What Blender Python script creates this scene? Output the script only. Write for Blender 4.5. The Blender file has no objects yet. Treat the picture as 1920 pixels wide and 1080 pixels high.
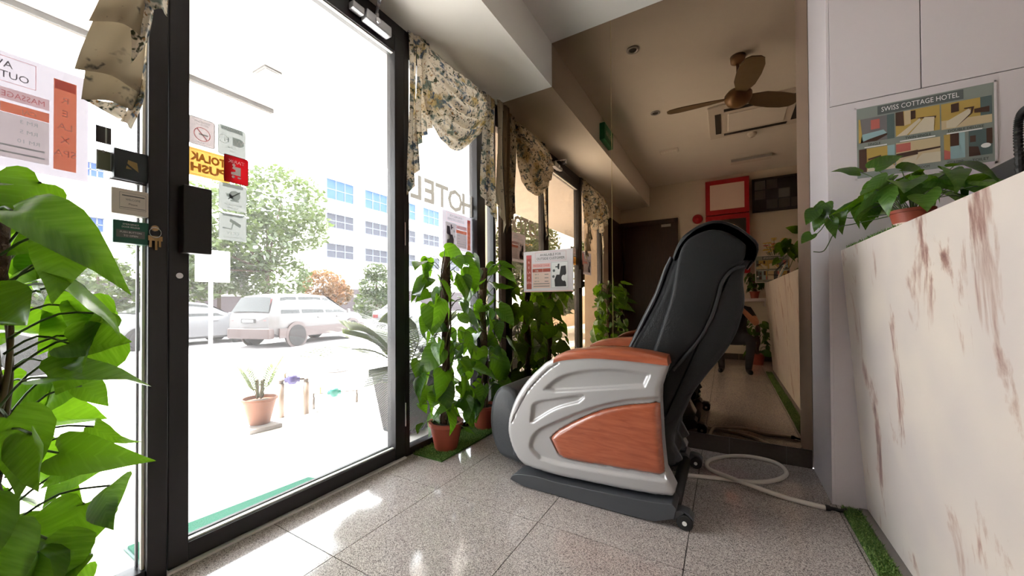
import bpy, bmesh, math, random
import numpy as np
from mathutils import Vector, Matrix, Quaternion
from mathutils.geometry import delaunay_2d_cdt
random.seed(7)
scene = bpy.context.scene
C = scene.collection

# ------------------------------------------------------------------ camera
F_PX, YAW, PITCH, ROLL, PPY = 691.46, 0.5256, 0.0095, -0.0057, 558.97
CAM = Vector((0, 0, 1.0))
_F0 = Vector((-math.sin(YAW), math.cos(YAW), 0)); _R0 = Vector((math.cos(YAW), math.sin(YAW), 0)); _U0 = Vector((0, 0, 1))
CF = _F0*math.cos(PITCH) + _U0*math.sin(PITCH); _U1 = _U0*math.cos(PITCH) - _F0*math.sin(PITCH)
CR = _R0*math.cos(ROLL) + _U1*math.sin(ROLL); CU = _U1*math.cos(ROLL) - _R0*math.sin(ROLL)
cd = bpy.data.cameras.new('camera'); cam = bpy.data.objects.new('camera', cd); C.objects.link(cam)
cd.sensor_width = 36.0; cd.lens = F_PX/1920*36.0; cd.shift_y = (PPY-540)/1920; cd.clip_start = 0.05; cd.clip_end = 300
_m = Matrix((CR, CU, -CF)).transposed().to_4x4(); _m.translation = CAM
cam.matrix_world = _m
scene.camera = cam

# ------------------------------------------------------------------ world, sun, exposure
world = bpy.data.worlds.new('world'); scene.world = world; world.use_nodes = True
bg = world.node_tree.nodes['Background']
bg.inputs['Color'].default_value = (0.95, 0.955, 1.0, 1); bg.inputs['Strength'].default_value = 1.5   # bright hazy tropical sky
sd = bpy.data.lights.new('sun', 'SUN'); sun = bpy.data.objects.new('sun', sd); C.objects.link(sun)
sd.energy = 3.8; sd.angle = math.radians(1.5); sd.color = (1.0, 0.97, 0.97)
SUN_DIR = Vector((-0.40, -0.12, 1.0)).normalized()          # towards the sun: high, a little out over the street
sun.rotation_euler = SUN_DIR.to_track_quat('Z', 'Y').to_euler()
vs = scene.view_settings
vs.view_transform = 'Standard'; vs.look = 'None'; vs.gamma = 1.0; vs.use_curve_mapping = False
vs.exposure = 3.1
cy = scene.cycles
cy.max_bounces = 14; cy.diffuse_bounces = 6; cy.glossy_bounces = 6; cy.transparent_max_bounces = 24; cy.transmission_bounces = 8
cy.sample_clamp_indirect = 8.0; cy.caustics_reflective = False; cy.caustics_refractive = False

# ------------------------------------------------------------------ measuring helpers: a photo pixel as a point on a real plane
def U(u, v, ax, val):
    d = CF + CR*((u-960)/F_PX) - CU*((v-PPY)/F_PX)
    t = (val-CAM[ax])/d[ax]
    return CAM + d*t
def XZ(pts, y):
    r = []
    for u, v in pts:
        p = U(u, v, 1, y); r.append((p.x, p.z))
    return r

# ------------------------------------------------------------------ materials
def lin(c):
    return tuple(((x/255)/12.92 if x/255 <= 0.04045 else ((x/255+0.055)/1.055)**2.4) for x in c)
MATS = {}
def mat(name, col, rough=0.5, metal=0.0, var=0.0, vscale=6.0, bump=0.0, bscale=40.0, spec=0.5, coat=0.0, emit=0.0, sheen=0.0):
    m = bpy.data.materials.new(name); m.use_nodes = True; nt = m.node_tree; b = nt.nodes['Principled BSDF']
    c = lin(col); b.inputs['Base Color'].default_value = (*c, 1); b.inputs['Roughness'].default_value = rough
    b.inputs['Metallic'].default_value = metal; b.inputs['Specular IOR Level'].default_value = spec
    b.inputs['Coat Weight'].default_value = coat; b.inputs['Coat Roughness'].default_value = 0.08; b.inputs['Sheen Weight'].default_value = sheen
    if emit: b.inputs['Emission Color'].default_value = (*c, 1); b.inputs['Emission Strength'].default_value = emit
    if var or bump:
        tc = nt.nodes.new('ShaderNodeTexCoord')
    if var:
        n = nt.nodes.new('ShaderNodeTexNoise'); n.inputs['Scale'].default_value = vscale; n.inputs['Detail'].default_value = 4
        nt.links.new(tc.outputs['Object'], n.inputs['Vector'])
        mx = nt.nodes.new('ShaderNodeMix'); mx.data_type = 'RGBA'
        mx.inputs[6].default_value = (*[x*(1-var) for x in c], 1); mx.inputs[7].default_value = (*[min(1, x*(1+var)) for x in c], 1)
        nt.links.new(n.outputs['Fac'], mx.inputs[0]); nt.links.new(mx.outputs[2], b.inputs['Base Color'])
    if bump:
        n2 = nt.nodes.new('ShaderNodeTexNoise'); n2.inputs['Scale'].default_value = bscale; n2.inputs['Detail'].default_value = 3
        nt.links.new(tc.outputs['Object'], n2.inputs['Vector'])
        bp = nt.nodes.new('ShaderNodeBump'); bp.inputs['Strength'].default_value = bump; bp.inputs['Distance'].default_value = 0.01
        nt.links.new(n2.outputs['Fac'], bp.inputs['Height']); nt.links.new(bp.outputs['Normal'], b.inputs['Normal'])
    MATS[name] = m
    return m
def ramp(nt, stops, interp='LINEAR'):
    r = nt.nodes.new('ShaderNodeValToRGB'); e = r.color_ramp.elements; r.color_ramp.interpolation = interp
    while len(e) < len(stops): e.new(0.5)
    for i, (p, c) in enumerate(stops):
        e[i].position = p; e[i].color = (*lin(c), 1)
    return r
def newmat(name):
    m = bpy.data.materials.new(name); m.use_nodes = True; MATS[name] = m
    return m, m.node_tree, m.node_tree.nodes['Principled BSDF']

# polished speckled granite
m, nt, b = newmat('granite')
g = nt.nodes.new('ShaderNodeNewGeometry')
n1 = nt.nodes.new('ShaderNodeTexVoronoi'); n1.inputs['Scale'].default_value = 400; nt.links.new(g.outputs['Position'], n1.inputs['Vector'])
sepc = nt.nodes.new('ShaderNodeSeparateColor'); nt.links.new(n1.outputs['Color'], sepc.inputs[0])
r1 = ramp(nt, [(0.0, (78, 74, 76)), (0.14, (118, 113, 113)), (0.35, (164, 157, 155)), (0.6, (184, 175, 172)), (0.85, (204, 198, 195)), (1.0, (220, 216, 212))])
nt.links.new(sepc.outputs[0], r1.inputs[0])
n3 = nt.nodes.new('ShaderNodeTexNoise'); n3.inputs['Scale'].default_value = 2.2; nt.links.new(g.outputs['Position'], n3.inputs['Vector'])
mx = nt.nodes.new('ShaderNodeMix'); mx.data_type = 'RGBA'; mx.blend_type = 'MULTIPLY'; mx.inputs[0].default_value = 0.5
r2 = ramp(nt, [(0.3, (225, 215, 212)), (0.7, (255, 250, 244))]); nt.links.new(n3.outputs['Fac'], r2.inputs[0])
nt.links.new(r1.outputs[0], mx.inputs[6]); nt.links.new(r2.outputs[0], mx.inputs[7]); nt.links.new(mx.outputs[2], b.inputs['Base Color'])
b.inputs['Roughness'].default_value = 0.09; b.inputs['Specular IOR Level'].default_value = 0.75

# white printed marble laminate with mauve-brown streaks running down
m, nt, b = newmat('marble')
g = nt.nodes.new('ShaderNodeNewGeometry')
mp = nt.nodes.new('ShaderNodeMapping'); mp.inputs['Rotation'].default_value = (math.radians(-20), 0, 0); mp.inputs['Scale'].default_value = (1, 5.0, 1.9)
nt.links.new(g.outputs['Position'], mp.inputs['Vector'])
n1 = nt.nodes.new('ShaderNodeTexNoise'); n1.inputs['Scale'].default_value = 1.25; n1.inputs['Detail'].default_value = 8; n1.inputs['Roughness'].default_value = 0.62; n1.inputs['Distortion'].default_value = 0.6
nt.links.new(mp.outputs[0], n1.inputs['Vector'])
r1 = ramp(nt, [(0.0, (236, 228, 222)), (0.56, (236, 228, 222)), (0.595, (218, 200, 190)), (0.635, (178, 146, 138)), (0.69, (132, 98, 98)), (0.85, (150, 120, 110))])
nt.links.new(n1.outputs['Fac'], r1.inputs[0])
n4 = nt.nodes.new('ShaderNodeTexNoise'); n4.inputs['Scale'].default_value = 3.0; n4.inputs['Detail'].default_value = 2; nt.links.new(g.outputs['Position'], n4.inputs['Vector'])
r4 = ramp(nt, [(0.35, (240, 236, 236)), (0.65, (255, 250, 244))]); nt.links.new(n4.outputs['Fac'], r4.inputs[0])
mx = nt.nodes.new('ShaderNodeMix'); mx.data_type = 'RGBA'; mx.blend_type = 'MULTIPLY'; mx.inputs[0].default_value = 1.0
nt.links.new(r1.outputs[0], mx.inputs[6]); nt.links.new(r4.outputs[0], mx.inputs[7]); nt.links.new(mx.outputs[2], b.inputs['Base Color'])
b.inputs['Roughness'].default_value = 0.3

# clear window glass, a white veil mixed in to imitate glare haze
def glassmat(name, veil=0.017, tint=(0.95, 0.97, 0.96)):
    m, nt, b = newmat(name); nt.nodes.remove(b); out = nt.nodes['Material Output']
    t = nt.nodes.new('ShaderNodeBsdfTransparent'); t.inputs[0].default_value = (*tint, 1)
    gl = nt.nodes.new('ShaderNodeBsdfGlossy'); gl.inputs['Roughness'].default_value = 0.0
    ge = nt.nodes.new('ShaderNodeNewGeometry'); dt = nt.nodes.new('ShaderNodeVectorMath'); dt.operation = 'DOT_PRODUCT'
    nt.links.new(ge.outputs['Incoming'], dt.inputs[0]); nt.links.new(ge.outputs['Normal'], dt.inputs[1])
    def mth(op, a, b_):
        n_ = nt.nodes.new('ShaderNodeMath'); n_.operation = op
        for i_, v_ in enumerate((a, b_)):
            if v_ is None: continue
            if isinstance(v_, (int, float)): n_.inputs[i_].default_value = v_
            else: nt.links.new(v_, n_.inputs[i_])
        return n_.outputs[0]
    om = mth('SUBTRACT', 1.0, mth('ABSOLUTE', dt.outputs['Value'], None)); sch = mth('ADD', mth('MULTIPLY', mth('POWER', om, 5.0), 0.9), 0.025)   # Schlick reflectance of one face
    m1 = nt.nodes.new('ShaderNodeMixShader'); nt.links.new(sch, m1.inputs[0]); nt.links.new(t.outputs[0], m1.inputs[1]); nt.links.new(gl.outputs[0], m1.inputs[2])
    tr = nt.nodes.new('ShaderNodeBsdfTranslucent'); tr.inputs[0].default_value = (0.9, 0.9, 0.9, 1)
    m2 = nt.nodes.new('ShaderNodeMixShader'); m2.inputs[0].default_value = veil
    nt.links.new(m1.outputs[0], m2.inputs[1]); nt.links.new(tr.outputs[0], m2.inputs[2]); nt.links.new(m2.outputs[0], out.inputs[0])
    return m
glassmat('glass'); glassmat('acrylic', 0.02, (0.93, 0.95, 0.96))
glassmat('film', 0.45, (0.85, 0.86, 0.88))          # printed clear sticker film
glassmat('film_grey', 0.62, (0.62, 0.64, 0.64))

# bronze tinted mirror
m, nt, b = newmat('bronze_mirror'); b.inputs['Base Color'].default_value = (0.36, 0.272, 0.195, 1); b.inputs['Metallic'].default_value = 1; b.inputs['Roughness'].default_value = 0.0

# leaves: thin, lit through
def leafmat(name, dark, light, trans, tcol, veins=0.5, rough=0.32, scale=1.0):
    m, nt, b = newmat(name); out = nt.nodes['Material Output']
    tc = nt.nodes.new('ShaderNodeTexCoord'); sp = nt.nodes.new('ShaderNodeSeparateXYZ'); nt.links.new(tc.outputs['Object'], sp.inputs[0])
    ab = nt.nodes.new('ShaderNodeMath'); ab.operation = 'ABSOLUTE'; nt.links.new(sp.outputs[1], ab.inputs[0])
    k = nt.nodes.new('ShaderNodeMath'); k.operation = 'MULTIPLY_ADD'; k.inputs[1].default_value = -0.9; nt.links.new(ab.outputs[0], k.inputs[0]); nt.links.new(sp.outputs[0], k.inputs[2])
    cb = nt.nodes.new('ShaderNodeCombineXYZ'); nt.links.new(k.outputs[0], cb.inputs[0]); nt.links.new(ab.outputs[0], cb.inputs[1])
    n = nt.nodes.new('ShaderNodeTexNoise'); n.inputs['Scale'].default_value = 1.0; n.inputs['Detail'].default_value = 3
    mp = nt.nodes.new('ShaderNodeMapping'); mp.inputs['Scale'].default_value = (13*scale, 2.2*scale, 1); nt.links.new(cb.outputs[0], mp.inputs[0]); nt.links.new(mp.outputs[0], n.inputs['Vector'])
    oi = nt.nodes.new('ShaderNodeObjectInfo')
    ad = nt.nodes.new('ShaderNodeMath'); ad.operation = 'MULTIPLY_ADD'; ad.inputs[1].default_value = 0.3; ad.inputs[2].default_value = -0.15; nt.links.new(oi.outputs['Random'], ad.inputs[0])
    sm = nt.nodes.new('ShaderNodeMath'); sm.operation = 'ADD'; nt.links.new(n.outputs['Fac'], sm.inputs[0]); nt.links.new(ad.outputs[0], sm.inputs[1])
    r = ramp(nt, [(0.36, dark), (0.52, tuple((a+c)//2 for a, c in zip(dark, light))), (0.7, light)]); nt.links.new(sm.outputs[0], r.inputs[0])
    nt.links.new(r.outputs[0], b.inputs['Base Color']); b.inputs['Roughness'].default_value = rough; b.inputs['Specular IOR Level'].default_value = 0.5
    tr = nt.nodes.new('ShaderNodeBsdfTranslucent'); tr.inputs[0].default_value = (*lin(tcol), 1)
    ms = nt.nodes.new('ShaderNodeMixShader'); ms.inputs[0].default_value = trans
    nt.links.new(b.outputs[0], ms.inputs[1]); nt.links.new(tr.outputs[0], ms.inputs[2]); nt.links.new(ms.outputs[0], out.inputs[0])
    return m
leafmat('leaf', (26, 58, 18), (92, 132, 56), 0.38, (118, 168, 24), rough=0.27)
leafmat('leaf_tree', (32, 46, 18), (72, 88, 36), 0.3, (78, 94, 36), scale=0.05)
leafmat('leaf_orange', (66, 56, 30), (120, 80, 46), 0.3, (130, 92, 52), scale=0.05)
leafmat('leaf_palm', (48, 66, 28), (96, 108, 52), 0.3, (110, 125, 52), scale=0.3)
m, nt, b = newmat('turf')                              # every blade a little different
g = nt.nodes.new('ShaderNodeNewGeometry'); n1 = nt.nodes.new('ShaderNodeTexNoise'); n1.inputs['Scale'].default_value = 160; n1.inputs['Detail'].default_value = 2; nt.links.new(g.outputs['Position'], n1.inputs['Vector'])
r1 = ramp(nt, [(0.32, (38, 74, 22)), (0.5, (84, 126, 44)), (0.68, (176, 196, 118))]); nt.links.new(n1.outputs['Fac'], r1.inputs[0]); nt.links.new(r1.outputs[0], b.inputs['Base Color']); b.inputs['Roughness'].default_value = 0.55

# floral curtain cloth (front) and plain lining
def clothmat(name, base, floral, trans):
    m, nt, b = newmat(name); out = nt.nodes['Material Output']
    tc = nt.nodes.new('ShaderNodeTexCoord')
    def blobs(scale, lo, hi, off):
        mp = nt.nodes.new('ShaderNodeMapping'); mp.inputs['Location'].default_value = (off, off*2, off*3); nt.links.new(tc.outputs['Object'], mp.inputs[0])
        ns = nt.nodes.new('ShaderNodeTexNoise'); ns.inputs['Scale'].default_value = 28; ns.inputs['Detail'].default_value = 2; nt.links.new(mp.outputs[0], ns.inputs['Vector'])
        va = nt.nodes.new('ShaderNodeMix'); va.data_type = 'RGBA'; va.blend_type = 'LINEAR_LIGHT'; va.inputs[0].default_value = 0.07; nt.links.new(mp.outputs[0], va.inputs[6]); nt.links.new(ns.outputs['Color'], va.inputs[7])
        v = nt.nodes.new('ShaderNodeTexVoronoi'); v.inputs['Scale'].default_value = scale; nt.links.new(va.outputs[2], v.inputs['Vector'])
        mr = nt.nodes.new('ShaderNodeMapRange'); mr.inputs[1].default_value = lo; mr.inputs[2].default_value = hi; mr.inputs[3].default_value = 1; mr.inputs[4].default_value = 0
        nt.links.new(v.outputs['Distance'], mr.inputs[0]); return mr.outputs[0]
    cur = None
    for (scale, lo, hi, off, colr) in floral:
        f = blobs(scale, lo, hi, off)
        mx = nt.nodes.new('ShaderNodeMix'); mx.data_type = 'RGBA'
        nt.links.new(f, mx.inputs[0])
        if cur is None: mx.inputs[6].default_value = (*lin(base), 1)
        else: nt.links.new(cur, mx.inputs[6])
        mx.inputs[7].default_value = (*lin(colr), 1); cur = mx.outputs[2]
    if cur is None: b.inputs['Base Color'].default_value = (*lin(base), 1)
    else: nt.links.new(cur, b.inputs['Base Color'])
    b.inputs['Roughness'].default_value = 0.75; b.inputs['Specular IOR Level'].default_value = 0.2
    tr = nt.nodes.new('ShaderNodeBsdfTranslucent')
    if cur is None: tr.inputs[0].default_value = (*lin(base), 1)
    else: nt.links.new(cur, tr.inputs[0])
    ms = nt.nodes.new('ShaderNodeMixShader'); ms.inputs[0].default_value = trans
    nt.links.new(b.outputs[0], ms.inputs[1]); nt.links.new(tr.outputs[0], ms.inputs[2]); nt.links.new(ms.outputs[0], out.inputs[0])
FL = [(6.5, 0.24, 0.50, 0.0, (194, 172, 120)), (9, 0.22, 0.40, 3.1, (112, 124, 116)), (10, 0.18, 0.36, 7.7, (80, 96, 114)), (17, 0.20, 0.36, 5.2, (64, 70, 50)), (22, 0.12, 0.26, 9.9, (152, 112, 66)), (30, 0.12, 0.22, 1.7, (50, 56, 48))]
clothmat('floral', (224, 214, 196), FL, 0.14)
clothmat('lining', (150, 136, 112), [(6, 0.06, 0.24, 0.0, (96, 88, 74)), (9, 0.04, 0.2, 3.1, (70, 66, 58))], 0.16)

# woods
def woodmat(name, c0, c1, rough, coat, scale):
    m, nt, b = newmat(name)
    tc = nt.nodes.new('ShaderNodeTexCoord'); mp = nt.nodes.new('ShaderNodeMapping'); mp.inputs['Scale'].default_value = scale; nt.links.new(tc.outputs['Object'], mp.inputs[0])
    n = nt.nodes.new('ShaderNodeTexNoise'); n.inputs['Scale'].default_value = 4; n.inputs['Detail'].default_value = 6; n.inputs['Distortion'].default_value = 0.8; nt.links.new(mp.outputs[0], n.inputs['Vector'])
    r = ramp(nt, [(0.3, c0), (0.7, c1)]); nt.links.new(n.outputs['Fac'], r.inputs[0]); nt.links.new(r.outputs[0], b.inputs['Base Color'])
    b.inputs['Roughness'].default_value = rough; b.inputs['Coat Weight'].default_value = coat; b.inputs['Coat Roughness'].default_value = 0.04
woodmat('wood_gloss', (142, 66, 38), (170, 90, 58), 0.35, 0.9, (2, 10, 14))
woodmat('wood_dark', (46, 32, 28), (66, 48, 42), 0.45, 0.1, (14, 14, 1.5))

mat('black_alu', (38, 37, 40), 0.38, 0.2)
mat('black_alu_edge', (22, 22, 24), 0.45)
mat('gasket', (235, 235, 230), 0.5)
mat('underdoor_light', (236, 234, 230), 0.35, 0.2)  # near-white colour stands in for light leaking under the door
mat('ceiling_paint', (238, 234, 228), 0.85, var=0.03)
mat('wall_paint', (214, 206, 198), 0.85, var=0.04)
mat('cream_wall', (216, 206, 192), 0.85, var=0.04)
mat('white_laminate', (216, 208, 212), 0.35)
mat('gap_dark', (96, 90, 92), 0.8)
mat('skirt_tile', (70, 62, 58), 0.25, var=0.25, vscale=60)
mat('grout', (60, 56, 54), 0.9)
mat('silver', (172, 170, 170), 0.36, 0.35, spec=0.5)
mat('base_grey', (66, 68, 72), 0.42)
mat('leather', (13, 14, 16), 0.45, bump=0.25, bscale=260, var=0.12, spec=0.35)
mat('leather_side', (16, 17, 19), 0.52, bump=0.2, bscale=200, var=0.12, spec=0.3)
mat('leather_grey', (50, 52, 56), 0.4, bump=0.15, bscale=200)
mat('rubber', (22, 22, 23), 0.6)
mat('hub_white', (215, 215, 212), 0.5)
mat('hose', (214, 206, 196), 0.6)
mat('terracotta', (156, 72, 52), 0.55, var=0.12, vscale=14)
mat('terracotta_pale', (120, 74, 50), 0.7, var=0.15, vscale=14)
mat('soil', (52, 38, 30), 0.95, bump=0.8, bscale=60, var=0.3)
mat('moss_pole', (84, 62, 46), 0.95, bump=1.0, bscale=90, var=0.35, vscale=30)
mat('stem', (74, 96, 46), 0.5)
mat('stem_brown', (96, 80, 52), 0.6)
mat('turf_base', (70, 104, 46), 0.95)
mat('chrome', (200, 200, 205), 0.22, 0.9)
mat('closer_silver', (176, 176, 180), 0.35, 0.6)
mat('paper', (228, 222, 226), 0.6)
mat('paper_white', (240, 240, 240), 0.6)
mat('ink_black', (36, 34, 36), 0.6)
mat('ink_grey', (96, 100, 100), 0.6)
mat('ink_midgrey', (150, 156, 154), 0.6)
mat('print_orange', (214, 116, 84), 0.6)
mat('print_brick', (172, 78, 60), 0.6)
mat('print_pink', (238, 190, 186), 0.6)
mat('print_red', (200, 88, 92), 0.6)
mat('print_peach', (232, 204, 192), 0.6)
mat('sign_red', (196, 36, 44), 0.5)
mat('sign_yellow', (238, 186, 96), 0.5)
mat('sign_line', (150, 108, 48), 0.5)
mat('box_green', (22, 88, 72), 0.45)
mat('box_cream', (216, 206, 196), 0.5)
mat('box_dark', (40, 50, 54), 0.5)
mat('olive', (98, 104, 84), 0.6)
mat('gold', (150, 128, 80), 0.4, 0.5)
mat('brass_keys', (168, 136, 96), 0.35, 0.7)
mat('board_sage', (138, 146, 140), 0.5)
mat('board_slate', (92, 98, 98), 0.5)
mat('ph_yellow', (188, 158, 84), 0.6); mat('ph_cream', (206, 186, 150), 0.6); mat('ph_brown', (74, 50, 40), 0.6); mat('ph_linen', (214, 202, 180), 0.6)
mat('ph_grey', (120, 116, 118), 0.6); mat('ph_blue', (150, 180, 186), 0.6); mat('ph_teal', (86, 104, 104), 0.6); mat('ph_rose', (190, 104, 96), 0.6)
mat('monitor_grey', (66, 66, 66), 0.5)
mat('fan_bronze', (132, 100, 66), 0.4, 0.3)
mat('fan_blade', (116, 98, 70), 0.45)
mat('exit_green', (30, 140, 86), 0.4)
mat('grille_dark', (60, 58, 56), 0.7)
mat('plastic_white', (222, 216, 208), 0.5)
mat('red_paint', (176, 24, 32), 0.4)
mat('screen', (20, 22, 30), 0.2)
mat('lamp_red', (255, 170, 120), 0.4, emit=3.0)
mat('flower_yellow', (226, 190, 70), 0.6); mat('flower_red', (200, 66, 40), 0.6); mat('flower_white', (232, 226, 210), 0.6)
mat('porch', (226, 222, 218), 0.6, var=0.05, vscale=3)
mat('pavement', (222, 217, 211), 0.8, var=0.06, vscale=2)
mat('asphalt', (150, 146, 146), 0.9, var=0.08, vscale=1.5)
mat('kerb', (132, 126, 122), 0.8)
mat('road_line', (196, 120, 110), 0.8)
mat('porch_white', (190, 187, 184), 0.8)
mat('lamp_grey', (84, 84, 84), 0.6)
mat('mat_teal', (26, 120, 92), 0.9, bump=0.8, bscale=160, var=0.2, vscale=80)
mat('render_white', (228, 226, 222), 0.85)
mat('win_blue', (36, 66, 120), 0.4, spec=0.2)
mat('win_grey', (42, 44, 54), 0.4, spec=0.2)
mat('win_frame', (96, 104, 116), 0.6)
mat('bldg_dark', (48, 40, 44), 0.85)
mat('slat_wall', (190, 168, 142), 0.85, var=0.08)
mat('bark', (64, 48, 36), 0.95, var=0.2)
mat('car_white', (92, 92, 94), 0.45, coat=0.15)
mat('car_silver', (68, 65, 65), 0.45, 0.1, coat=0.15)
mat('car_clad', (56, 42, 40), 0.5)
mat('car_dark', (26, 28, 30), 0.3, coat=0.6)
mat('car_glass', (15, 18, 17), 0.12, spec=0.35)
mat('tyre', (20, 18, 18), 0.85)
mat('rim', (120, 120, 118), 0.35, 0.4)
mat('tail_red', (96, 18, 22), 0.3)
mat('plate', (40, 40, 40), 0.5)
mat('headlight', (120,124,126), 0.2)
mat('planter_grey', (70, 72, 76), 0.6)
mat('pipe_beige', (130, 112, 98), 0.6)
mat('pipe_metal', (90, 82, 76), 0.5, 0.3)
mat('meter_violet', (60, 52, 110), 0.4)
mat('meter_teal', (24, 104, 92), 0.4)
mat('iron', (76, 72, 70), 0.7)
mat('skin', (190, 130, 98), 0.6); mat('shirt', (30, 30, 32), 0.85); mat('trousers', (52, 52, 58), 0.85); mat('shoe', (28, 28, 30), 0.5); mat('hair', (22, 18, 16), 0.6)

# ------------------------------------------------------------------ object helpers
def tag(o, label=None, cat=None, group=None, kind=None):
    if label: o['label'] = label
    if cat: o['category'] = cat
    if group: o['group'] = group
    if kind: o['kind'] = kind
    return o
INV = {}
def thing(name, label, cat, loc=(0, 0, 0), group=None, kind=None):
    """an Empty at the thing's base; parts are given in world coordinates"""
    o = bpy.data.objects.new(name, None); C.objects.link(o); o.location = loc; o.empty_display_size = 0.1
    INV[o] = Matrix.Translation(Vector(loc)).inverted()
    return tag(o, label, cat, group, kind)
class MB:
    def __init__(s): s.v = []; s.f = []
    def add(s, vs_, fs):
        o = len(s.v); s.v += [tuple(p) for p in vs_]; s.f += [tuple(i+o for i in f) for f in fs]; return s
    def box(s, x0, x1, y0, y1, z0, z1):
        return s.add([(x0, y0, z0), (x1, y0, z0), (x1, y1, z0), (x0, y1, z0), (x0, y0, z1), (x1, y0, z1), (x1, y1, z1), (x0, y1, z1)],
                     [(3, 2, 1, 0), (4, 5, 6, 7), (0, 1, 5, 4), (1, 2, 6, 5), (2, 3, 7, 6), (3, 0, 4, 7)])
    def obox(s, o, ax, ay, az):
        """box from corner o with edge vectors"""
        o, ax, ay, az = map(Vector, (o, ax, ay, az)); P = [o, o+ax, o+ax+ay, o+ay]; P += [p+az for p in P]
        return s.add(P, [(3, 2, 1, 0), (4, 5, 6, 7), (0, 1, 5, 4), (1, 2, 6, 5), (2, 3, 7, 6), (3, 0, 4, 7)])
    def prism(s, pts, axis, a, b):
        """polygon in the plane normal to axis, extruded a..b. axis 0: pts=(y,z) 1: (x,z) 2: (x,y)"""
        n = len(pts)
        def mk(p, t): return (t, p[0], p[1]) if axis == 0 else ((p[0], t, p[1]) if axis == 1 else (p[0], p[1], t))
        return s.add([mk(p, a) for p in pts]+[mk(p, b) for p in pts], [tuple(range(n))[::-1], tuple(range(n, 2*n))]+[(i, (i+1) % n, n+(i+1) % n, n+i) for i in range(n)])
    def loft(s, rings, cap=True, close=True):
        n = len(rings[0]); o = len(s.v)
        for r in rings: s.v += [tuple(p) for p in r]
        for i in range(len(rings)-1):
            for j in range(n if close else n-1):
                s.f.append((o+i*n+j, o+i*n+(j+1) % n, o+(i+1)*n+(j+1) % n, o+(i+1)*n+j))
        if cap and close:
            s.f.append(tuple(o+j for j in range(n))[::-1]); s.f.append(tuple(o+(len(rings)-1)*n+j for j in range(n)))
        return s
    def tube(s, path, r, n=8, cap=True):
        path = [Vector(p) for p in path]; m_ = len(path); rs = r if isinstance(r, (list, tuple)) else [r]*m_
        rings = []; up = None
        for i, p in enumerate(path):
            d = (path[min(i+1, m_-1)]-path[max(i-1, 0)]);
            if d.length < 1e-9: d = Vector((0, 0, 1))
            d.normalize()
            if up is None: up = Vector((0, 0, 1)) if abs(d.z) < 0.9 else Vector((1, 0, 0))
            a = d.cross(up);
            if a.length < 1e-6: a = d.orthogonal()
            a.normalize(); b_ = a.cross(d); b_.normalize(); up = b_
            rings.append([p+a*(rs[i]*math.cos(2*math.pi*k/n))+b_*(rs[i]*math.sin(2*math.pi*k/n)) for k in range(n)])
        return s.loft(rings, cap)
    def lathe(s, prof, c=(0, 0, 0), n=24, axis='z'):
        rings = []
        for r, h in prof:
            R_ = []
            for k in range(n):
                a = 2*math.pi*k/n; x, y = r*math.cos(a), r*math.sin(a)
                p = (x, y, h) if axis == 'z' else ((h, x, y) if axis == 'x' else (y, h, x))
                R_.append((p[0]+c[0], p[1]+c[1], p[2]+c[2]))
            rings.append(R_)
        return s.loft(rings)
    def grid(s, fn, nu, nv):
        o = len(s.v)
        for j in range(nv+1):
            for i in range(nu+1): s.v.append(tuple(fn(i/nu, j/nv)))
        for j in range(nv):
            for i in range(nu):
                a = o+j*(nu+1)+i; s.f.append((a, a+1, a+nu+2, a+nu+1))
        return s
    def mesh(s, name, m, smooth=False, fix=True):
        me = bpy.data.meshes.new(name); me.from_pydata(s.v, [], s.f)
        if fix:
            bm = bmesh.new(); bm.from_mesh(me); bmesh.ops.recalc_face_normals(bm, faces=bm.faces); bm.to_mesh(me); bm.free()
        me.materials.append(MATS[m] if isinstance(m, str) else m)
        if smooth: me.polygons.foreach_set('use_smooth', [True]*len(me.polygons))
        me.update(); return me
    def build(s, name, m, parent=None, smooth=False, bevel=0, seg=2, fix=True, label=None, kind=None, solid=0, auto=None):
        o = bpy.data.objects.new(name, s.mesh(name, m, smooth, fix)); C.objects.link(o)
        if parent is not None:
            o.parent = parent; o.matrix_parent_inverse = INV.get(parent, Matrix())
        INV[o] = INV.get(parent, Matrix()) if parent is not None else Matrix()
        if parent is not None: INV[o] = Matrix()
        if solid:
            md = o.modifiers.new('solid', 'SOLIDIFY'); md.thickness = solid; md.offset = 0
        if bevel:
            md = o.modifiers.new('bevel', 'BEVEL'); md.width = bevel; md.segments = seg; md.limit_method = 'ANGLE'; md.angle_limit = math.radians(35)
            o.data.polygons.foreach_set('use_smooth', [True]*len(o.data.polygons))
            md2 = o.modifiers.new('wn', 'WEIGHTED_NORMAL'); md2.keep_sharp = True
        if label: o['label'] = label
        if kind: o['kind'] = kind
        return o
def mesh_obj(name, me, parent=None):
    o = bpy.data.objects.new(name, me); C.objects.link(o)
    if parent is not None:
        o.parent = parent; o.matrix_parent_inverse = INV.get(parent, Matrix())
    INV[o] = Matrix()
    return o
def smoothcurve(pts, n=10, closed=False):
    P = [Vector(p) for p in pts]; m_ = len(P); out = []
    rng = m_ if closed else m_-1
    for i in range(rng):
        if closed: a, b_, c, d = P[(i-1) % m_], P[i], P[(i+1) % m_], P[(i+2) % m_]
        else: a, b_, c, d = P[max(i-1, 0)], P[i], P[i+1], P[min(i+2, m_-1)]
        for k in range(n):
            t = k/n
            out.append(0.5*((2*b_)+(c-a)*t+(2*a-5*b_+4*c-d)*t*t+(3*b_-a-3*c+d)*t*t*t))
    if not closed: out.append(P[-1])
    return out
_dg = None
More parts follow.
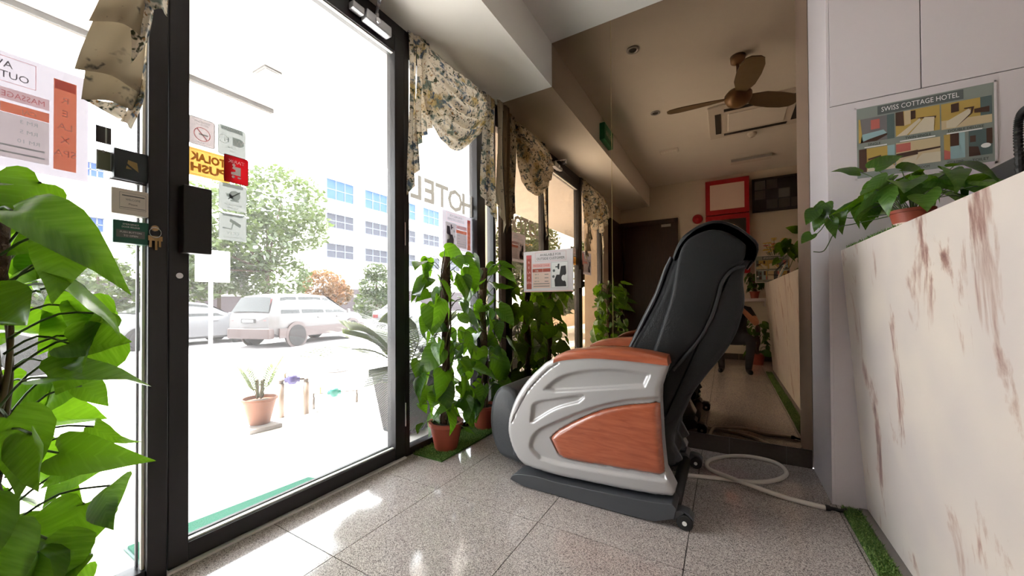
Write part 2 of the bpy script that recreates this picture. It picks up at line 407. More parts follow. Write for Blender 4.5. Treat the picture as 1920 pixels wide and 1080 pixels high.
def text_mb(txt, size, width=None, bold=0.0):
    """flat outline of a line of lettering in x,y, from the built-in font; centred on x"""
    cu = bpy.data.curves.new('t', 'FONT'); cu.body = txt; cu.size = size; cu.align_x = 'CENTER'; cu.resolution_u = 2; cu.offset = bold
    o = bpy.data.objects.new('t', cu); C.objects.link(o)
    dg = bpy.context.evaluated_depsgraph_get(); dg.update()
    me = bpy.data.meshes.new_from_object(o.evaluated_get(dg))
    vs_ = [(v.co.x, v.co.y) for v in me.vertices]; fs = [tuple(p.vertices) for p in me.polygons]
    bpy.data.objects.remove(o); bpy.data.curves.remove(cu); bpy.data.meshes.remove(me)
    if width and vs_:
        w = max(x for x, y in vs_)-min(x for x, y in vs_)
        vs_ = [(x*width/w, y) for x, y in vs_]
    return vs_, fs
class Board:
    """a printed flat panel: origin at lower left, right and up vectors, print lies just proud of it"""
    def __init__(s, o, r, u, w, h):
        s.o = Vector(o); s.r = Vector(r).normalized(); s.u = Vector(u).normalized(); s.n = s.r.cross(s.u); s.w = w; s.h = h; s.parts = {}; s.k = 0
    def P(s, x, y, d): return s.o+s.r*x+s.u*y+s.n*d
    def body(s, name, m, parent, t=0.003, round_=0.0, flat=False):
        mb = MB()
        if round_ > 0:
            pts = []
            for cx, cyy, a0 in ((s.w-round_, s.h-round_, 0), (round_, s.h-round_, 90), (round_, round_, 180), (s.w-round_, round_, 270)):
                for k in range(6):
                    a = math.radians(a0+k*18); pts.append((cx+round_*math.cos(a), cyy+round_*math.sin(a)))
            n = len(pts)
            if flat: mb.add([s.P(x, y, 0) for x, y in pts], [tuple(range(n))])
            else: mb.add([s.P(x, y, -t) for x, y in pts]+[s.P(x, y, 0) for x, y in pts], [tuple(range(n))[::-1], tuple(range(n, 2*n))]+[(i, (i+1) % n, n+(i+1) % n, n+i) for i in range(n)])
        elif flat: mb.add([s.P(0, 0, 0), s.P(s.w, 0, 0), s.P(s.w, s.h, 0), s.P(0, s.h, 0)], [(0, 1, 2, 3)])
        else:
            mb.obox(s.P(0, 0, -t), s.r*s.w, s.u*s.h, s.n*t)
        return mb.build(name, m, parent)
    def poly(s, pts, m, name='print', lay=1):
        mb = s.parts.setdefault((name, m), MB()); n = len(pts); d = 0.0006*lay
        mb.add([s.P(x, y, d) for x, y in pts], [tuple(range(n))]); return s
    def rect(s, x0, y0, x1, y1, m, name='print', lay=1): return s.poly([(x0, y0), (x1, y0), (x1, y1), (x0, y1)], m, name, lay)
    def frame(s, x0, y0, x1, y1, t, m, name='border', lay=1):
        s.rect(x0, y0, x1, y0+t, m, name, lay); s.rect(x0, y1-t, x1, y1, m, name, lay); s.rect(x0, y0, x0+t, y1, m, name, lay); return s.rect(x1-t, y0, x1, y1, m, name, lay)
    def text(s, txt, x, y, size, m, width=None, lay=2, name='lettering', bold=0.0):
        vs_, fs = text_mb(txt, size, width, bold)
        mb = s.parts.setdefault((name, m), MB()); mb.add([s.P(x+a, y+b_, 0.0006*lay) for a, b_ in vs_], fs); return s
    def ring(s, cx, cyy, r0, r1, m, name='symbol', lay=2, n=28):
        mb = s.parts.setdefault((name, m), MB()); P = []
        for k in range(n):
            a = 2*math.pi*k/n
            P += [s.P(cx+r0*math.cos(a), cyy+r0*math.sin(a), 0.0006*lay), s.P(cx+r1*math.cos(a), cyy+r1*math.sin(a), 0.0006*lay)]
        mb.add(P, [(2*k, 2*k+1, (2*k+3) % (2*n), (2*k+2) % (2*n)) for k in range(n)]); return s
    def disc(s, cx, cyy, r, m, name='symbol', lay=2, n=20, sx=1):
        return s.poly([(cx+sx*r*math.cos(2*math.pi*k/n), cyy+r*math.sin(2*math.pi*k/n)) for k in range(n)], m, name, lay)
    def done(s, parent):
        for (name, m), mb in s.parts.items(): mb.build(name, m, parent, fix=False)

# ================================================================== the room shell
XW, YM, ZC, ZS, XB, YB, XR = -1.81, 2.796, 3.137, 2.775, -1.228, -1.72, 2.0
XI, XO, XG = -1.795, -1.865, -1.83          # window frame: inner face, outer face, glass
def struct(o, label, kind='structure'):
    return tag(o, label, None, None, kind)
floor = thing('floor', None, None, (0, 0, 0)); struct(floor, 'polished speckled granite tile floor of the lobby')
MB().box(-1.87, XR, YB, YM, -0.06, -0.004).build('grout_bed', 'grout', floor)
GX, GY, S = -0.7466, 1.509, 0.6
shared = None
for i in range(-2, 5):
    for j in range(-6, 3):
        x0, x1, y0, y1 = GX+i*S, GX+(i+1)*S, GY+j*S, GY+(j+1)*S
        cx0, cx1, cy0, cy1 = max(x0, -1.87), min(x1, XR), max(y0, YB), min(y1, YM)
        if cx1-cx0 < 0.03 or cy1-cy0 < 0.03: continue
        g_ = 0.0018; full = (cx0, cx1, cy0, cy1) == (x0, x1, y0, y1)
        if full:
            if shared is None: shared = MB().box(g_, S-g_, g_, S-g_, -0.012, 0).mesh('tile', 'granite')
            o = mesh_obj('tile', shared, floor); o.location = (x0, y0, 0)
        else:
            MB().box(cx0+g_, cx1-g_, cy0+g_, cy1-g_, -0.012, 0).build('tile', 'granite', floor)
struct(MB().box(-1.87, XR+0.1, YB-0.1, YM+0.1, ZC, ZC+0.12).build('ceiling', 'ceiling_paint'), 'painted lobby ceiling, beige in the shade')
struct(MB().box(-1.87, XB, YB, YM, ZS, ZC).build('trim_1', 'ceiling_paint'), 'boxed white bulkhead running along above the glazed front')
struct(MB().box(-1.87, XR+0.1, YM+0.004, YM+0.12, 0, ZC).build('wall_back', 'wall_paint'), 'wall behind the bronze mirror')
struct(MB().box(-1.87, XR+0.1, YB-0.12, YB, 0, ZC).build('wall_front', 'cream_wall'), 'cream wall with dark door, seen in the bronze mirror')
struct(MB().box(XR, XR+0.12, YB, YM, 0, ZC).build('wall_right', 'cream_wall'), 'cream side wall behind the reception counter')
struct(MB().box(XO, XI+0.03, YB, -0.52, 0, ZS).build('wall_left', 'cream_wall'), 'short cream wall beyond the left window')
wr = thing('window_1', None, None, (XG, 2.2, 0)); struct(wr, 'fixed black-framed window beside the mirror with HOTEL lettering')
def bar(parent, y0, y1, z0, z1, name, x0=XO, x1=XI, m='black_alu', bevel=0.003):
    return MB().box(x0, x1, y0, y1, z0, z1).build(name, m, parent, bevel=bevel)
bar(wr, 1.712, 1.755, 0, ZS, 'jamb'); bar(wr, 2.505, 2.625, 0.0, ZS, 'mullion', x1=XI+0.012); bar(wr, 1.755, 2.505, 0, 0.05, 'sill'); bar(wr, 2.625, 2.79, 0, 0.05, 'sill')
bar(wr, 1.755, 2.505, 2.60, ZS, 'head'); bar(wr, 2.625, 2.79, 2.60, ZS, 'head'); bar(wr, 2.77, 2.794, 0.05, 2.60, 'jamb')
MB().box(XG-0.003, XG+0.003, 1.755, 2.505, 0.05, 2.60).build('pane', 'glass', wr); MB().box(XG-0.003, XG+0.003, 2.625, 2.77, 0.05, 2.60).build('pane', 'glass', wr)
wl = thing('window_2', None, None, (XG, 0, 0)); struct(wl, 'fixed black-framed window at the left edge, behind the foreground plant')
bar(wl, 0.487, 0.541, 0, ZS, 'jamb', x1=XI+0.01); bar(wl, -0.47, 0.487, 0, 0.05, 'sill'); bar(wl, -0.47, 0.487, 2.60, ZS, 'head'); bar(wl, -0.52, -0.47, 0, ZS, 'jamb')
MB().box(XG-0.003, XG+0.003, -0.47, 0.487, 0.05, 2.60).build('pane', 'glass', wl)
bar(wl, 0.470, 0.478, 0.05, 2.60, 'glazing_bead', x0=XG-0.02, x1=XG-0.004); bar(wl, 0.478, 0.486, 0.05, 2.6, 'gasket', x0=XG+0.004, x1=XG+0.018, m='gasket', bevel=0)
dr = thing('door_1', None, None, (XG, 1.1, 0)); struct(dr, 'glazed black-framed entrance door with stickers and closer')
bar(dr, 0.545, 0.606, 0.012, 2.68, 'stile', x1=XI+0.004); bar(dr, 1.632, 1.708, 0.012, 2.68, 'stile', x1=XI+0.004)
bar(dr, 0.606, 1.632, 0.012, 0.082, 'bottom_rail'); bar(dr, 0.606, 1.632, 2.585, 2.68, 'top_rail'); bar(dr, 0.541, 1.712, 2.684, ZS, 'door_head')
MB().box(XG-0.004, XG+0.004, 0.606, 1.632, 0.082, 2.585).build('pane', 'glass', dr)
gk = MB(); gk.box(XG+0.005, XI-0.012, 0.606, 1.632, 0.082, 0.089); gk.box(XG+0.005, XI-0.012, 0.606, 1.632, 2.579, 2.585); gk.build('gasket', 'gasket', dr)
MB().box(XG-0.02, XG-0.005, 0.606, 1.632, 0.082, 0.092).build('glazing_bead', 'black_alu_edge', dr)
MB().box(XO, XI+0.016, 0.541, 1.712, 0.0, 0.009).build('threshold', 'underdoor_light', dr)  # strip painted as the bright line of light below the door
for z in (1.44, 0.28): MB().lathe([(0.0, z-0.075), (0.005, z-0.075), (0.005, z+0.075), (0.0, z+0.075)], (XI+0.009, 1.709, 0), 10).build('hinge', 'chrome', dr, smooth=False)
lb = MB().box(XI+0.006, XI+0.055, 0.572, 0.66, 1.19, 1.445).build('lock_box', 'black_alu_edge', dr, bevel=0.004)
MB().lathe([(0.0, 0), (0.011, 0), (0.011, 0.008), (0, 0.008)], (XI+0.005, 0.574, 1.105), 12, 'x').build('lock_cylinder', 'chrome', dr)
# dark tile skirting below the mirror
sk = thing('baseboard_back', None, None, (-0.6, YM, 0)); struct(sk, 'dark granite tile skirting under the bronze mirror')
x = -1.79; k = 0
MB().box(-1.79, 0.435, YM-0.009, YM+0.003, 0.0, 0.1045).build('grout_bed', 'gap_dark', sk)
while x < 0.43:
    x1 = min(x+0.3, 0.435); MB().box(x+0.001, x1-0.001, YM-0.012, YM+0.004, 0.0, 0.105).build('tile', 'skirt_tile', sk); x = x1
bf = thing('baseboard_front', None, None, (0.6, YB, 0)); struct(bf, 'dark tile skirting along the cream wall')
for k in range(9): MB().box(-0.72+k*0.3, -0.722+(k+1)*0.3, YB, YB+0.012, 0, 0.10).build('tile', 'skirt_tile', bf)
# rear door and dark panel seen in the mirror
d2 = thing('door_2', None, None, (-1.25, YB, 0)); struct(d2, 'dark brown flush door reflected at the left of the mirror')
MB().box(-1.70, -0.80, YB-0.002, YB+0.02, 0.0, 2.42).build('leaf', 'wood_dark', d2, bevel=0.003)
fr = MB(); fr.box(-1.78, -1.70, YB-0.002, YB+0.05, 0, 2.5); fr.box(-0.80, -0.74, YB-0.002, YB+0.05, 0, 2.5); fr.box(-1.78, -0.74, YB-0.002, YB+0.05, 2.42, 2.5); fr.build('frame', 'wood_dark', d2)
MB().box(-1.02, -0.86, YB+0.02, YB+0.04, 2.36, 2.405).build('closer', 'closer_silver', d2)
struct(MB().box(XI+0.032, XI+0.075, -1.66, -0.80, 0, 2.45).build('door_3', 'wood_dark'), 'dark brown wooden panel door standing at the wall end in the mirror')

# ================================================================== bronze mirror in two sheets
mr = thing('wall_mirror', 'large bronze tinted mirror covering the back wall in two sheets', 'mirror', (-0.6, YM, 0.105))
pts = [(-1.785, 0.108), (-0.7405, 0.108), (-0.7405, ZC-0.002), (XB+0.002, ZC-0.002), (XB+0.002, ZS-0.002), (-1.785, ZS-0.002)]
MB().prism(pts, 1, YM-0.004, YM+0.002).build('mirror_sheet', 'bronze_mirror', mr)
MB().prism([(-0.738, 0.108), (0.438, 0.108), (0.438, ZC-0.002), (-0.738, ZC-0.002)], 1, YM-0.004, YM+0.002).build('mirror_sheet', 'bronze_mirror', mr)
MB().box(-0.7405, -0.738, YM-0.0045, YM, 0.108, ZC-0.002).build('joint', 'gold', mr)

# ================================================================== white cabinet wall right of the mirror
YC, XC = 2.353, 0.44
cb = thing('wall_cabinet', 'tall pale white laminate cabinet wall beside the bronze mirror', 'cabinet', (1.2, 2.57, 0))
MB().box(XC+0.004, XR-0.002, YC+0.006, YM-0.002, 0.0, ZC-0.002).build('carcass', 'gap_dark', cb)
MB().box(XC, XC+0.012, YC, YM-0.006, 0.0, ZC-0.002).build('side_panel', 'white_laminate', cb, bevel=0.001)
MB().box(XC+0.012, XR-0.004, YC, YC+0.012, 0.0, 1.947).build('lower_panel', 'white_laminate', cb, bevel=0.0015)
for a, b_ in ((XC+0.013, 0.768), (0.7715, 1.15), (1.1535, 1.55), (1.5535, XR-0.004)):
    MB().box(a, b_, YC, YC+0.012, 1.9505, ZC-0.004).build('door', 'white_laminate', cb, bevel=0.0015)

# ================================================================== reception counter, front leaning outwards
ct = thing('reception_counter', 'white marbled reception counter with outward leaning front', 'counter', (0.65, 0.8, 0))
YE0, YE1 = -0.80, YC-0.003
MB().prism([(0.567, 0.012), (0.485, 1.24), (0.497, 1.24), (0.579, 0.012)], 1, YE0+0.012, YE1).build('front_panel', 'marble', ct, bevel=0.002)
MB().prism([(0.567, 0.012), (0.485, 1.24), (0.80, 1.24), (0.80, 0.012)], 1, YE0, YE0+0.011).build('end_panel', 'marble', ct)
MB().prism([(0.4985, 1.21), (0.4965, 1.24), (0.80, 1.24), (0.80, 1.21)], 1, YE0+0.012, YE1).build('top', 'white_laminate', ct)
MB().box(0.80, 0.815, YE0, YE1, 0.0, 1.24).build('back_panel', 'white_laminate', ct)
MB().box(0.80+0.016, 1.35, YE0+0.1, YE1, 0.70, 0.74).build('desk_shelf', 'white_laminate', ct)
MB().box(0.60, 0.79, YE0+0.03, YE1, 0.0, 0.012).build('plinth', 'gap_dark', ct)
struct(MB().box(0.537, 0.599, -0.78, YC-0.004, 0.0002, 0.011).build('baseboard_right', 'kerb', bevel=0.002), 'low grey floor strip at the foot of the reception counter')

# ================================================================== artificial turf
def turf(name, label, x0, x1, y0, y1, z, dens, hgt, seed):
    rnd = random.Random(seed)
    t = thing(name, label, 'grass mat', ((x0+x1)/2, (y0+y1)/2, z))
    MB().box(x0, x1, y0, y1, z+0.0003, z+0.006).build('backing', 'turf_base', t)
    n = int((x1-x0)*(y1-y0)*dens); mb = MB()
    for _ in range(n):
        px, py = rnd.uniform(x0, x1), rnd.uniform(y0, y1); a = rnd.uniform(0, 6.283); w = 0.0013; h = hgt*rnd.uniform(0.6, 1.15); ln = rnd.uniform(0.2, 0.9)*h; la = rnd.uniform(0, 6.283)
        dx, dy = w*math.cos(a), w*math.sin(a); ex, ey = ln*math.cos(la), ln*math.sin(la)
        mb.add([(px-dx, py-dy, z+0.005), (px+dx, py+dy, z+0.005), (px+ex*0.5+dx*0.7, py+ey*0.5+dy*0.7, z+0.005+h*0.6), (px+ex*0.5-dx*0.7, py+ey*0.5-dy*0.7, z+0.005+h*0.6), (px+ex, py+ey, z+0.005+h)], [(0, 1, 2, 3), (3, 2, 4)])
    mb.build('blades', 'turf', t, fix=False, kind='stuff')
    return t
turf('grass_mat', 'artificial grass strip under the potted plants by the window', -1.785, -1.545, 1.775, 2.775, 0.0, 60000, 0.018, 1)
turf('grass_mat', 'narrow artificial grass strip on the floor along the marbled counter', 0.467, 0.535, 0.9, 2.325, 0.0, 70000, 0.018, 2)
turf('grass_mat', 'narrow artificial grass strip at the far counter end, seen in the mirror', 0.467, 0.535, -0.6, 0.88, 0.0, 22000, 0.018, 3)
turf('grass_mat', 'small artificial grass patch on the counter top under the trailing plant', 0.500, 0.60, 1.75, 2.34, 1.24, 42000, 0.016, 4)

# ================================================================== massage chair (faces the window, -X)
CY0, CY1 = 1.775, 2.485; CYM = (CY0+CY1)/2
ch = thing('massage_chair', 'black leather massage chair with silver sides and orange wood armrests', 'massage chair', (-0.6, CYM, 0))
def resample(poly, step):
    out = []; n = len(poly)
    for i in range(n):
        a = np.array(poly[i]); b_ = np.array(poly[(i+1) % n]); L = np.linalg.norm(b_-a); k = max(1, int(round(L/step)))
        for t in range(k): out.append(tuple(a+(b_-a)*t/k))
    return out
def sdist(P, poly, closed=True):
    """signed distance (positive inside) of points P to a polygon / distance to a polyline"""
    P = np.asarray(P); A = np.array(poly); B = np.roll(A, -1, 0) if closed else A[1:]
    A = A if closed else A[:-1]
    d = np.full(len(P), 1e9); ins = np.zeros(len(P), bool)
    for a, b_ in zip(A, B):
        ab = b_-a; L2 = ab@ab
        if L2 < 1e-14: continue
        t = np.clip(((P-a)@ab)/L2, 0, 1); q = a+t[:, None]*ab; d = np.minimum(d, np.hypot(*(P-q).T))
        if closed:
            c = ((a[1] > P[:, 1]) != (b_[1] > P[:, 1])); xx = a[0]+(P[:, 1]-a[1])*(b_[0]-a[0])/(b_[1]-a[1] if b_[1] != a[1] else 1e-12)
            ins ^= c & (P[:, 0] < xx)
    return np.where(ins, d, -d) if closed else d
def sm(x, a, b_):
    t = np.clip((x-a)/(b_-a), 0, 1); return t*t*(3-2*t)
def relief(outline, depth, spacing, extra=()):
    """triangulated plate in (x,z) with outline; returns verts2d, tris, offsets, boundary index list"""
    out = resample(outline, spacing*0.8); P = [Vector(p) for p in out]; nb = len(P)
    edges = [(i, (i+1) % nb) for i in range(nb)]
    xs = [p[0] for p in out]; zs = [p[1] for p in out]
    gx = np.arange(min(xs), max(xs), spacing); gz = np.arange(min(zs), max(zs), spacing*0.87)
    G = np.array([(x+(0.5*spacing if j % 2 else 0), z) for j, z in enumerate(gz) for x in gx])
    G = G[sdist(G, out) > spacing*0.5]
    P += [Vector(p) for p in G]
    r = delaunay_2d_cdt(P, edges, [], 1, 1e-6)
    V = np.array([(v.x, v.y) for v in r[0]]); T = [tuple(f) for f in r[2]]
    sd = sdist(V, out); off = depth(V, sd)
    return V, T, off, edges, r[1], r[3]
def plate(name, m, parent, outline, depth, spacing, yface, yback, sign):
    """sign -1: face looks to -Y"""
    V, T, off, _, _, _ = relief(outline, depth, spacing)
    n = len(V); mb = MB()
    mb.v = [(V[i, 0], yface-sign*off[i], V[i, 1]) for i in range(n)]          # off = inward depth
    mb.f = list(T)
    cnt = {}
    for t in T:
        for a, b_ in ((t[0], t[1]), (t[1], t[2]), (t[2], t[0])):
            k = (min(a, b_), max(a, b_)); cnt[k] = cnt.get(k, 0)+1
    idx = {}
    for (a, b_), c in cnt.items():
        if c == 1:
            for q in (a, b_):
                if q not in idx: idx[q] = len(mb.v); mb.v.append((V[q, 0], yback, V[q, 1]))
            mb.f.append((a, b_, idx[b_], idx[a]))
    o = mb.build(name, m, parent, smooth=True)
    md = o.modifiers.new('es', 'EDGE_SPLIT'); md.split_angle = math.radians(50)
    return o
sv = lambda pts, n=6, closed=False: [tuple(p) for p in smoothcurve([(*p, 0) for p in pts], n, closed)]
def curve2(pts, y, n=5): return [(p[0], p[1]) for p in sv(XZ(pts, y), n)]
topE = curve2([(1037, 672), (1060, 668), (1105, 664), (1155, 667), (1205, 674), (1252, 681)], CY0)
rightE = XZ([(1252, 686), (1245, 706), (1237, 730), (1236, 755), (1238, 790), (1240, 830), (1246, 888), (1251, 898)], CY0)
foot = XZ([(1265, 926), (1260, 933)], CY0)
botE = curve2([(1225, 930), (1150, 916), (1050, 895), (1007, 883)], CY0)
frontE = curve2([(982, 874), (969, 860), (957, 836), (951, 812), (951, 795), (954, 776), (966, 745), (988, 712), (1020, 681)], CY0)
OUT = topE+rightE+foot+botE+frontE
inset = curve2([(1028, 823), (1041, 810), (1070, 793), (1117, 772), (1167, 761), (1217, 757), (1229, 753)], CY0)+XZ([(1236, 760), (1238, 790), (1240, 830), (1245, 890), (1239, 894)], CY0)+curve2([(1200, 889), (1150, 880), (1100, 872), (1052, 861), (1037, 842)], CY0)
rec1 = curve2([(1018, 731), (1040, 712), (1070, 699), (1120, 692), (1175, 694), (1219, 701)], CY0)+XZ([(1218, 707), (1209, 727)], CY0)+curve2([(1180, 728), (1100, 733), (1040, 736)], CY0)
rec2 = curve2([(994, 792), (996, 775), (1002, 756), (1040, 748), (1090, 741), (1094, 747)], CY0)+curve2([(1085, 755), (1040, 768), (1000, 792)], CY0)
band = curve2([(1236, 746), (1167, 752), (1105, 767), (1042, 792), (1006, 810), (994, 832), (997, 845), (1012, 860)], CY0)+XZ([(1050, 871), (1100, 880), (1150, 889), (1248, 902), (1246, 888), (1240, 830), (1238, 790)], CY0)
seam = curve2([(1046, 681), (1022, 698), (990, 733), (970, 768), (960, 792)], CY0)
def side_depth(V, sd):
    r = 0.026
    e = np.clip(sd, 0, r); off = r-np.sqrt(np.maximum(r*r-(r-e)**2, 0)); off *= 0.8
    off = off+0.020*sm(sdist(V, rec1), -0.003, 0.016)+0.016*sm(sdist(V, rec2), -0.003, 0.008)
    off = off+0.017*sm(sdist(V, band), -0.007, 0.007)
    off = off+0.009*(1-sm(sdist(V, seam, False), 0.001, 0.005))
    off = off+0.010*sm(sdist(V, inset), 0.0, 0.004)
    off = off-0.010*sm(V[:, 1], 0.35, 0.1)*0   # side is plumb
    return off
def inset_depth(V, sd):
    r = 0.03; e = np.clip(sd, 0, r); off = r-np.sqrt(np.maximum(r*r-(r-e)**2, 0))
    return 0.9*off
def flipy(o, label=None):
    """mirror a part to the far side of the chair"""
    me = o.data.copy()
    for v in me.vertices: v.co.y = 2*CYM-v.co.y
    me.flip_normals(); c = o.copy(); c.data = me; C.objects.link(c); INV[c] = Matrix(); return c
sp_ = plate('side_panel', 'silver', ch, OUT, side_depth, 0.0062, CY0, CY0+0.115, -1); flipy(sp_)
shr = lambda poly, k: poly
wi = plate('side_inlay', 'wood_gloss', ch, inset, inset_depth, 0.012, CY0+0.004, CY0+0.045, -1); flipy(wi)
# wooden armrest cap: loft along the top
capL = curve2([(1037, 681), (1055, 676), (1105, 672), (1155, 675), (1205, 680), (1253, 686)], CY0-0.004)
capT = curve2([(1041, 667), (1062, 659), (1105, 654), (1155, 654), (1205, 660), (1250, 670)], CY0-0.004)
rings = []
nst = len(capL)
for i in range(nst):
    l, t = Vector(capL[i]), Vector(capT[i]); r = []
    ya, yb = CY0-0.006, CY0+0.135
    pr = [(0, 0.0), (-0.004, 0.3), (-0.004, 0.6), (0.006, 0.85), (0.022, 0.98), (0.06, 1.08), (0.10, 1.06), (0.128, 0.98), (0.141, 0.85), (0.143, 0.5), (0.139, 0.0)]
    for dy, k in pr:
        p = l+(t-l)*k; r.append((p[0], ya+dy, p[1]))
    rings.append(r)
# rounded nose and end
r0 = [(Vector(p)+Vector((-0.004, 0, -0.006))) for p in rings[0]]
cap = MB().loft(rings).build('armrest', 'wood_gloss', ch, smooth=True); md = cap.modifiers.new('es', 'EDGE_SPLIT'); md.split_angle = math.radians(55)
flipy(cap)
# silver front rim strip that carries the cap down to the front
# dark inner armrest pads
pad = MB(); pad.loft([[(x, CY0+0.10, z-0.006), (x, CY0+0.19, z-0.012), (x, CY0+0.19, z-0.075), (x, CY0+0.10, z-0.075)] for x, z in capL[2:-1]])
po = pad.build('arm_pad', 'leather', ch, bevel=0.01); flipy(po)
# dark base skids
bT = curve2([(962, 893), (972, 884), (1010, 888), (1050, 899), (1150, 920), (1225, 934), (1262, 938)], CY0+0.015)
bB = XZ([(1268, 957), (1264, 976), (1228, 980)], CY0-0.03)+curve2([(1225, 980), (1125, 957), (1042, 935), (985, 915), (966, 906)], CY0-0.03)
sk_ = [(x, max(z, 0.004)) for x, z in bT+bB]
b0 = MB().prism(sk_, 1, CY0-0.022, CY0+0.10).build('base_skid', 'base_grey', ch, bevel=0.012, seg=3); flipy(b0)
# casters at the rear
def caster(y, lab=None):
    cx, cz = U(1283, 962, 1, CY0-0.02).x, 0.034
    hz = MB().lathe([(0.0, -0.028), (0.030, -0.028), (0.034, -0.022), (0.034, 0.022), (0.030, 0.028), (0, 0.028)], (cx, y, cz), 24, 'y').build('caster', 'rubber', ch, smooth=False, bevel=0.004)
    MB().lathe([(0, -0.031), (0.0095, -0.031), (0.0095, 0.031), (0, 0.031)], (cx, y, cz), 16, 'y').build('hub', 'hub_white', hz)
    P = [(cx-0.045, 0.03), (cx-0.04, 0.075), (cx-0.015, 0.085), (cx+0.018, 0.08), (cx+0.036, 0.06), (cx+0.036, 0.05), (cx+0.0, 0.076), (cx-0.036, 0.04)]
    MB().prism(P, 1, y-0.026, y+0.03).build('fork', 'base_grey', hz, bevel=0.003)
caster(CY0+0.015); caster(CY1-0.015)
# seat and leg rest between the sides
YI0, YI1 = CY0+0.118, CY1-0.118
def cushion(name, outline, y0, y1, m, r=0.04, parent=ch, n=4, smooth=True):
    """solid with a side outline in (x,z) pillowed towards both ends"""
    A = np.array(outline); c = A.mean(0); rings = []
    e = np.roll(A, -1, 0)-np.roll(A, 1, 0); nrm = np.stack([e[:, 1], -e[:, 0]], 1); nrm /= np.maximum(np.linalg.norm(nrm, axis=1)[:, None], 1e-9)
    area = 0.5*np.sum(A[:, 0]*np.roll(A[:, 1], -1)-np.roll(A[:, 0], -1)*A[:, 1])
    if area < 0: nrm = -nrm
    for k in range(n+1):
        a = math.pi/2*k/n; rings.append([(p[0]-q[0]*r*(1-math.sin(a)), y0+r*(1-math.cos(a)), p[1]-q[1]*r*(1-math.sin(a))) for p, q in zip(A, nrm)])
    for k in range(n, -1, -1):
        a = math.pi/2*k/n; rings.append([(p[0]-q[0]*r*(1-math.sin(a)), y1-r*(1-math.cos(a)), p[1]-q[1]*r*(1-math.sin(a))) for p, q in zip(A, nrm)])
    o = MB().loft(rings).build(name, m, parent, smooth=smooth)
    md = o.modifiers.new('es', 'EDGE_SPLIT'); md.split_angle = math.radians(60)
    return o
cushion('seat', [(-1.06, 0.20), (-1.08, 0.30), (-1.03, 0.385), (-0.8, 0.37), (-0.5, 0.35), (-0.42, 0.36), (-0.42, 0.2)], YI0, YI1, 'leather', 0.03)
lr = [(p[0], p[1]) for p in sv(XZ([(936, 727), (953, 725), (972, 738), (985, 780), (985, 830), (985, 868), (962, 863), (938, 850), (924, 818), (920, 785), (924, 750)], CY0+0.17), 4, True)]
cushion('leg_rest', lr, YI0+0.03, YI1-0.03, 'leather_grey', 0.035)
MB().box(-1.10, -0.45, YI0, YI1, 0.09, 0.20).build('seat_frame', 'base_grey', ch, bevel=0.01)
# backrest: shell with hood, seam, front trim, rear cover
YB0, YB1 = CY0+0.12, CY1-0.12
bo = XZ([(1178, 662), (1205, 607), (1233, 552), (1252, 500), (1270, 462), (1290, 440), (1315, 425), (1345, 419), (1372, 426), (1396, 441), (1412, 458), (1414, 470), (1410, 486), (1399, 500), (1394, 525), (1397, 560), (1393, 587), (1381, 625), (1358, 664), (1325, 704), (1296, 744), (1270, 792), (1240, 800), (1215, 760)], YB0+0.02)
bo = [(p[0], p[1]) for p in sv(bo, 4, True)]
back = cushion('backrest', bo, YB0, YB1, 'leather_side', 0.05)
# raised side bolster, bounded by the piped seam
bs = XZ([(1268, 490), (1280, 458), (1300, 440), (1338, 428), (1372, 437), (1398, 455), (1402, 468), (1396, 490), (1372, 505), (1352, 527), (1343, 557), (1332, 592), (1312, 630), (1280, 668), (1250, 700), (1232, 704), (1215, 690), (1225, 655), (1240, 610), (1258, 552)], YB0)
bs = [(p[0], p[1]) for p in sv(bs, 4, True)]
b1 = cushion('bolster', bs, YB0-0.018, YB0+0.04, 'leather_side', 0.022); flipy(b1)
pip = [(p[0], YB0-0.002, p[1]) for p in sv(XZ([(1398, 499), (1372, 507), (1354, 530), (1346, 558), (1334, 594), (1314, 632), (1283, 670), (1262, 694)], YB0), 6)]
p1 = MB().tube(pip, 0.008, 8).build('piping', 'rubber', ch, smooth=True); flipy(p1)
# hood flap overhanging the head end
hd = XZ([(1262, 482), (1276, 450), (1296, 432), (1320, 419), (1345, 414), (1374, 421), (1400, 437), (1422, 459), (1416, 488), (1409, 490), (1413, 466), (1395, 446), (1370, 431), (1345, 424), (1318, 430), (1294, 446), (1278, 466), (1268, 488)], YB0+0.01)
hd = [(p[0], p[1]) for p in sv(hd, 3, True)]
cushion('headrest_cover', hd, YB0-0.012, YB1+0.012, 'leather', 0.01, n=2)
# pale trim along the front edge of the back
tr_ = [(p[0], YB0-0.004, p[1]) for p in sv(XZ([(1180, 656), (1206, 604), (1233, 549), (1247, 508), (1259, 482)], YB0), 6)]
t1 = MB().tube(tr_, 0.007, 8).build('edge_trim', 'leather_grey', ch, smooth=True); flipy(t1)
fc = XZ([(1184, 655), (1209, 604), (1236, 549), (1254, 500), (1262, 484), (1256, 484), (1246, 500), (1228, 549), (1200, 604), (1176, 655)], YB0+0.02)
cushion('front_cushion', fc, YB0+0.01, YB1-0.01, 'leather', 0.01, n=2)
